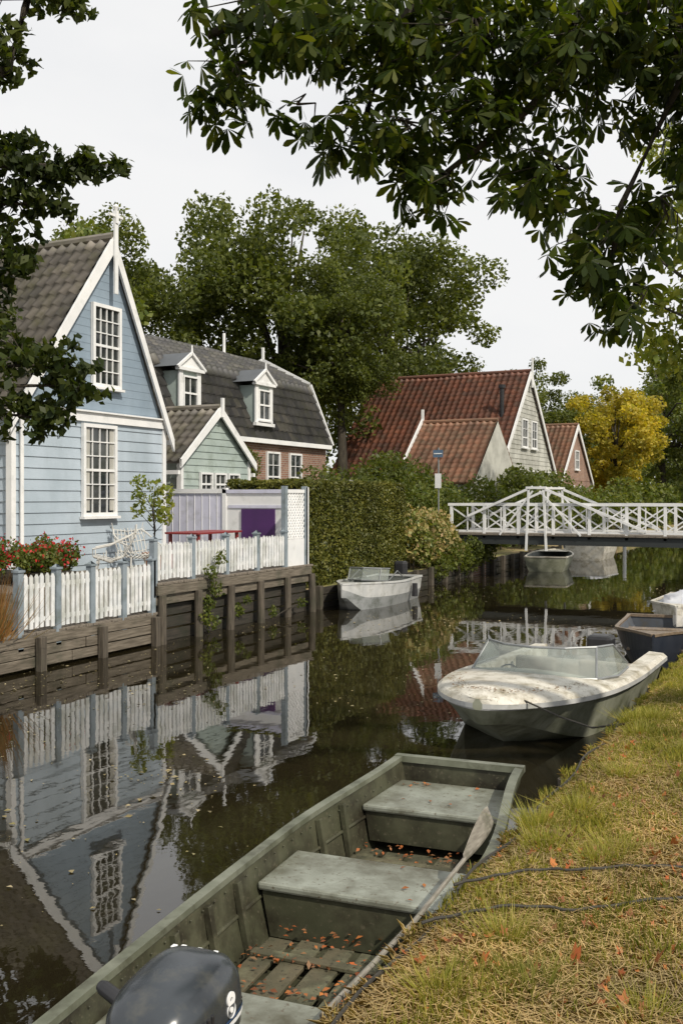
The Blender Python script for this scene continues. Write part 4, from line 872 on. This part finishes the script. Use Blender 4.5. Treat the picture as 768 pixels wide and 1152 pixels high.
# ------------------------------------------------------------ right bank
def bank():
    e=empty('timber_bank_edging',(BX-.02,10,.3)); mb=MB()
    for z in (-.1,.1,.29): mb.box(BX-.08,BX-.04,-10,60,z,z+.18,0)
    for y in np.arange(-9.5,60,1.35): mb.tube([(BX-.10,y,-.6),(BX-.10,y,.47+.03*math.sin(y*3))],.05,8,1)
    mb.build('boards_and_stakes',[M['wooddark'],M['woodz']],e)
    rng=np.random.default_rng(21)
    def gz(x,y): return np.interp(x,[BX-.06,BX-.02,BX+.1,-.85,2],[.50,.50,.585,.60,.66])
    def pn(x,y): return np.sin(x*3.1+y*1.3)*.5+np.sin(x*7.3-y*2.9+1)*.3+np.sin(x*1.7+y*4.7+2)*.3
    n=360000; y=1.5+(rng.random(n)**1.35)*16; x=rng.uniform(BX-.09,1.4,n)
    keep=(x<.15)|(rng.random(n)<.5); x=x[keep];y=y[keep]; n=len(x)
    x=np.where(x<BX+.1,x+.035*np.sin(y*9)+.02*np.sin(y*23),x)
    green=pn(x,y)*1.0+ (y-5.3)*.32 + rng.normal(size=n)*.55
    edge=np.exp(-((x-BX)/.12)**2); green-=edge*.6*(rng.random(n)); green=np.minimum(green,.75+rng.normal(size=n)*.7); isg=green>0
    tuft=np.clip(pn(x*2.2,y*2.2+5),-.6,1)
    h=np.where(isg,.03+.035*rng.random(n)+.035*np.clip(tuft,0,1),.02+.03*rng.random(n))
    lean=np.where(isg,.5,1.9); ang=rng.uniform(0,2*math.pi,n); d=np.c_[np.cos(ang),np.sin(ang)]
    side=np.c_[-d[:,1],d[:,0]]*np.where(isg,.0020,.0018)[:,None]*(1+y[:,None]*.08)
    z=gz(x,y)-.005; b=np.c_[x,y,z]; ll=h*lean*rng.random(n)
    m=b+np.c_[d*(ll*.35)[:,None],h*.6]; t=b+np.c_[d*ll[:,None],h*np.where(isg,1,.75)]
    s3=np.c_[side,np.zeros(n)]
    V=np.stack([b-s3,b+s3,m+s3*.8,t,m-s3*.8],1).reshape(-1,3); F=np.arange(n*5).reshape(-1,5)
    np_mesh('grass',V,F,[M['grass_g'],M['grass_s']],None,mi=(~isg).astype(int))
    n=60000; y=1.5+rng.random(n)**1.6*11; x=rng.uniform(BX-.05,.8,n); ang=rng.uniform(0,2*math.pi,n); L=rng.uniform(.04,.12,n); d=np.c_[np.cos(ang)*L,np.sin(ang)*L,rng.normal(size=n)*.008]
    b=np.c_[x,y,gz(x,y)+.012+rng.random(n)*.03]; s=np.c_[-np.sin(ang),np.cos(ang),np.zeros(n)]*.0014
    V=np.stack([b-s-d/2,b+s-d/2,b+s+d/2,b-s+d/2],1).reshape(-1,3); np_mesh('dry_straw',V,np.arange(n*4).reshape(-1,4),[M['grass_s']])
    n=1150; y=1.8+rng.random(n)**1.7*11; x=rng.uniform(BX,.8,n); k=rng.integers(0,30,n); cx=rng.uniform(-1.4,-.3,30); cy=rng.uniform(2.8,8,30)
    w=rng.random(n)<.6; x=np.where(w,cx[k]+rng.normal(size=n)*.16,x); y=np.where(w,cy[k]+rng.normal(size=n)*.18,y)
    x=np.maximum(x,BX-.04)
    c=np.c_[x,y,gz(x,y)+.024+rng.random(n)*.014]; a0=rng.uniform(0,6.28,n); sz=.009+.016*rng.random(n)**1.5; tx=rng.normal(size=n)*.7; ty=rng.normal(size=n)*.7
    rad=[1.25,.6,.95,.55,1.0,.65,1.0,.55,.95,.6]; pts=[]
    for i,rr in enumerate(rad):
        a=a0+2*math.pi*i/10; dx=np.cos(a)*sz*rr*(1+.25*rng.normal(size=n)); dy=np.sin(a)*sz*rr; pts.append(c+np.c_[dx,dy,dx*tx+dy*ty+(rr>.8)*sz*.5*rng.random(n)])
    V=np.stack(pts,1).reshape(-1,3); np_mesh('fallen_leaves',V,np.arange(n*10).reshape(-1,10),[M['leaf_orange']])
    n=12000; k=rng.integers(0,34,n); cx=rng.uniform(-1.5,-.2,34); cy=rng.uniform(3.3,13,34); r=rng.normal(size=(n,2))*.05
    b=np.c_[cx[k]+r[:,0],cy[k]+r[:,1],np.full(n,.59)]; h=rng.uniform(.05,.13,n); t=b+np.c_[r*1.1+rng.normal(size=(n,2))*.025,h]; s=np.c_[rng.normal(size=(n,2))*.002,np.zeros(n)]
    V=np.stack([b-s,b+s,t],1).reshape(-1,3); np_mesh('grass_tufts',V,np.arange(n*3).reshape(-1,3),[M['grass_g']])
    for k,(pts) in enumerate([[(-1.58,4.35,.61),(-1.35,4.6,.63),(-1.1,4.72,.64),(-.8,4.95,.63),(-.4,5.1,.64),(.4,5.5,.66)],[(-1.56,3.9,.61),(-1.3,4.15,.64),(-1.0,4.28,.63),(-.6,4.6,.64),(-.2,4.7,.65),(.6,5.0,.67)]]):
        e=empty('mooring_line',pts[0]); mb=MB(); P=[]
        for i in range(len(pts)-1):
            for s in range(6): 
                t=s/6; P.append(tuple(Vector(pts[i]).lerp(Vector(pts[i+1]),t)+Vector((0,math.sin((i*6+s)*.9)*.012,.004*math.sin(s*2.)))))
        mb.tube(P,.007,6); mb.build('rope',[M['rope']],e)
    e=empty('mooring_line',(BX-.08,4,.55)); mb=MB(); mb.tube([(BX-.05+.025*math.sin(y*5),y,.54+.015*math.sin(y*3)) for y in np.arange(2.5,9,.15)],.008,6); mb.build('rope',[M['rope']],e)
    e=empty('mooring_line',(-2.1,10,.55)); mb=MB(); mb.tube([(-1.5,8.2,.58),(-1.85,8.5,.45),(-2.2,8.8,.45),(-2.7,9.05,.55)],.009,6); mb.build('rope',[M['rope']],e)
bank()
rng=np.random.default_rng(31)
n=12000; x=rng.uniform(-10,-2.9,n); y=rng.random(n)**1.0*26+3; 
dens=np.sin(x*1.1+y*.5)+np.sin(x*.5-y*.9+2)+.6*np.sin(x*2.7+y*2.1); k=dens+rng.normal(size=n)*.9>.95-.5*(x+y*.3<-2.6); x=x[k];y=y[k]
cx=rng.normal(size=(150,2))*[.45,.28]+[-5.2,6.9]; x=np.r_[x,cx[:,0]]; y=np.r_[y,cx[:,1]]; g=(x>-9.95)&(x<-2.9); x=x[g]; y=y[g]
sz=.010+.045*rng.random(len(x))**3
V,F=leafgeo(np.c_[x,y,np.full(len(x),.006)],sz,rng,0,.34,1.0); V[:,2]=np.clip(V[:,2],.003,.014)
np_mesh('floating_leaves',V,F,[M['float']])

# ------------------------------------------------------------ light, sky, camera
az=(0.90,-0.42); el=math.radians(44)
d=Vector((az[0]*math.cos(el),az[1]*math.cos(el),0)); d=d.normalized()*math.cos(el); d.z=math.sin(el)
sun=bpy.data.lights.new('sun','SUN'); sun.energy=4.1; sun.angle=math.radians(1.0); sun.color=(1,.92,.80)
so=bpy.data.objects.new('sun',sun); COL.objects.link(so); so.rotation_euler=d.to_track_quat('Z','Y').to_euler(); so.location=(20,-10,30)
w=bpy.data.worlds.new('World'); SC.world=w; w.use_nodes=True; nt=w.node_tree; bg=nt.nodes['Background']
sky=N(nt,'ShaderNodeTexSky',sky_type='NISHITA'); sky.sun_disc=False; sky.sun_elevation=el; sky.sun_rotation=math.atan2(d.x,d.y)
tc=N(nt,'ShaderNodeTexCoord'); mp=N(nt,'ShaderNodeMapping'); mp.inputs['Scale'].default_value=(1,1,2.2); nt.links.new(tc.outputs['Generated'],mp.inputs[0])
ns=N(nt,'ShaderNodeTexNoise'); ns.inputs['Scale'].default_value=1.8; ns.inputs['Detail'].default_value=6; nt.links.new(mp.outputs[0],ns.inputs[0])
f=ramp(nt,ns.outputs[0],[(.3,(.80,.80,.80)),(.6,(.98,.98,.98))])
c=mixc(nt,f,sky.outputs[0],(8.8,8.8,8.8)); nt.links.new(c,bg.inputs[0]); bg.inputs[1].default_value=.105
cam=bpy.data.cameras.new('camera'); co=bpy.data.objects.new('camera',cam); COL.objects.link(co); SC.camera=co
co.location=(0,0,2.4); co.rotation_euler=(math.radians(90),0,math.radians(26.4)); cam.sensor_fit='HORIZONTAL'; cam.sensor_width=24; cam.lens=35
cam.shift_y=-16/768; cam.clip_end=2000; cam.clip_start=.05
SC.view_settings.view_transform='Standard'; SC.view_settings.look='None'; SC.view_settings.exposure=0
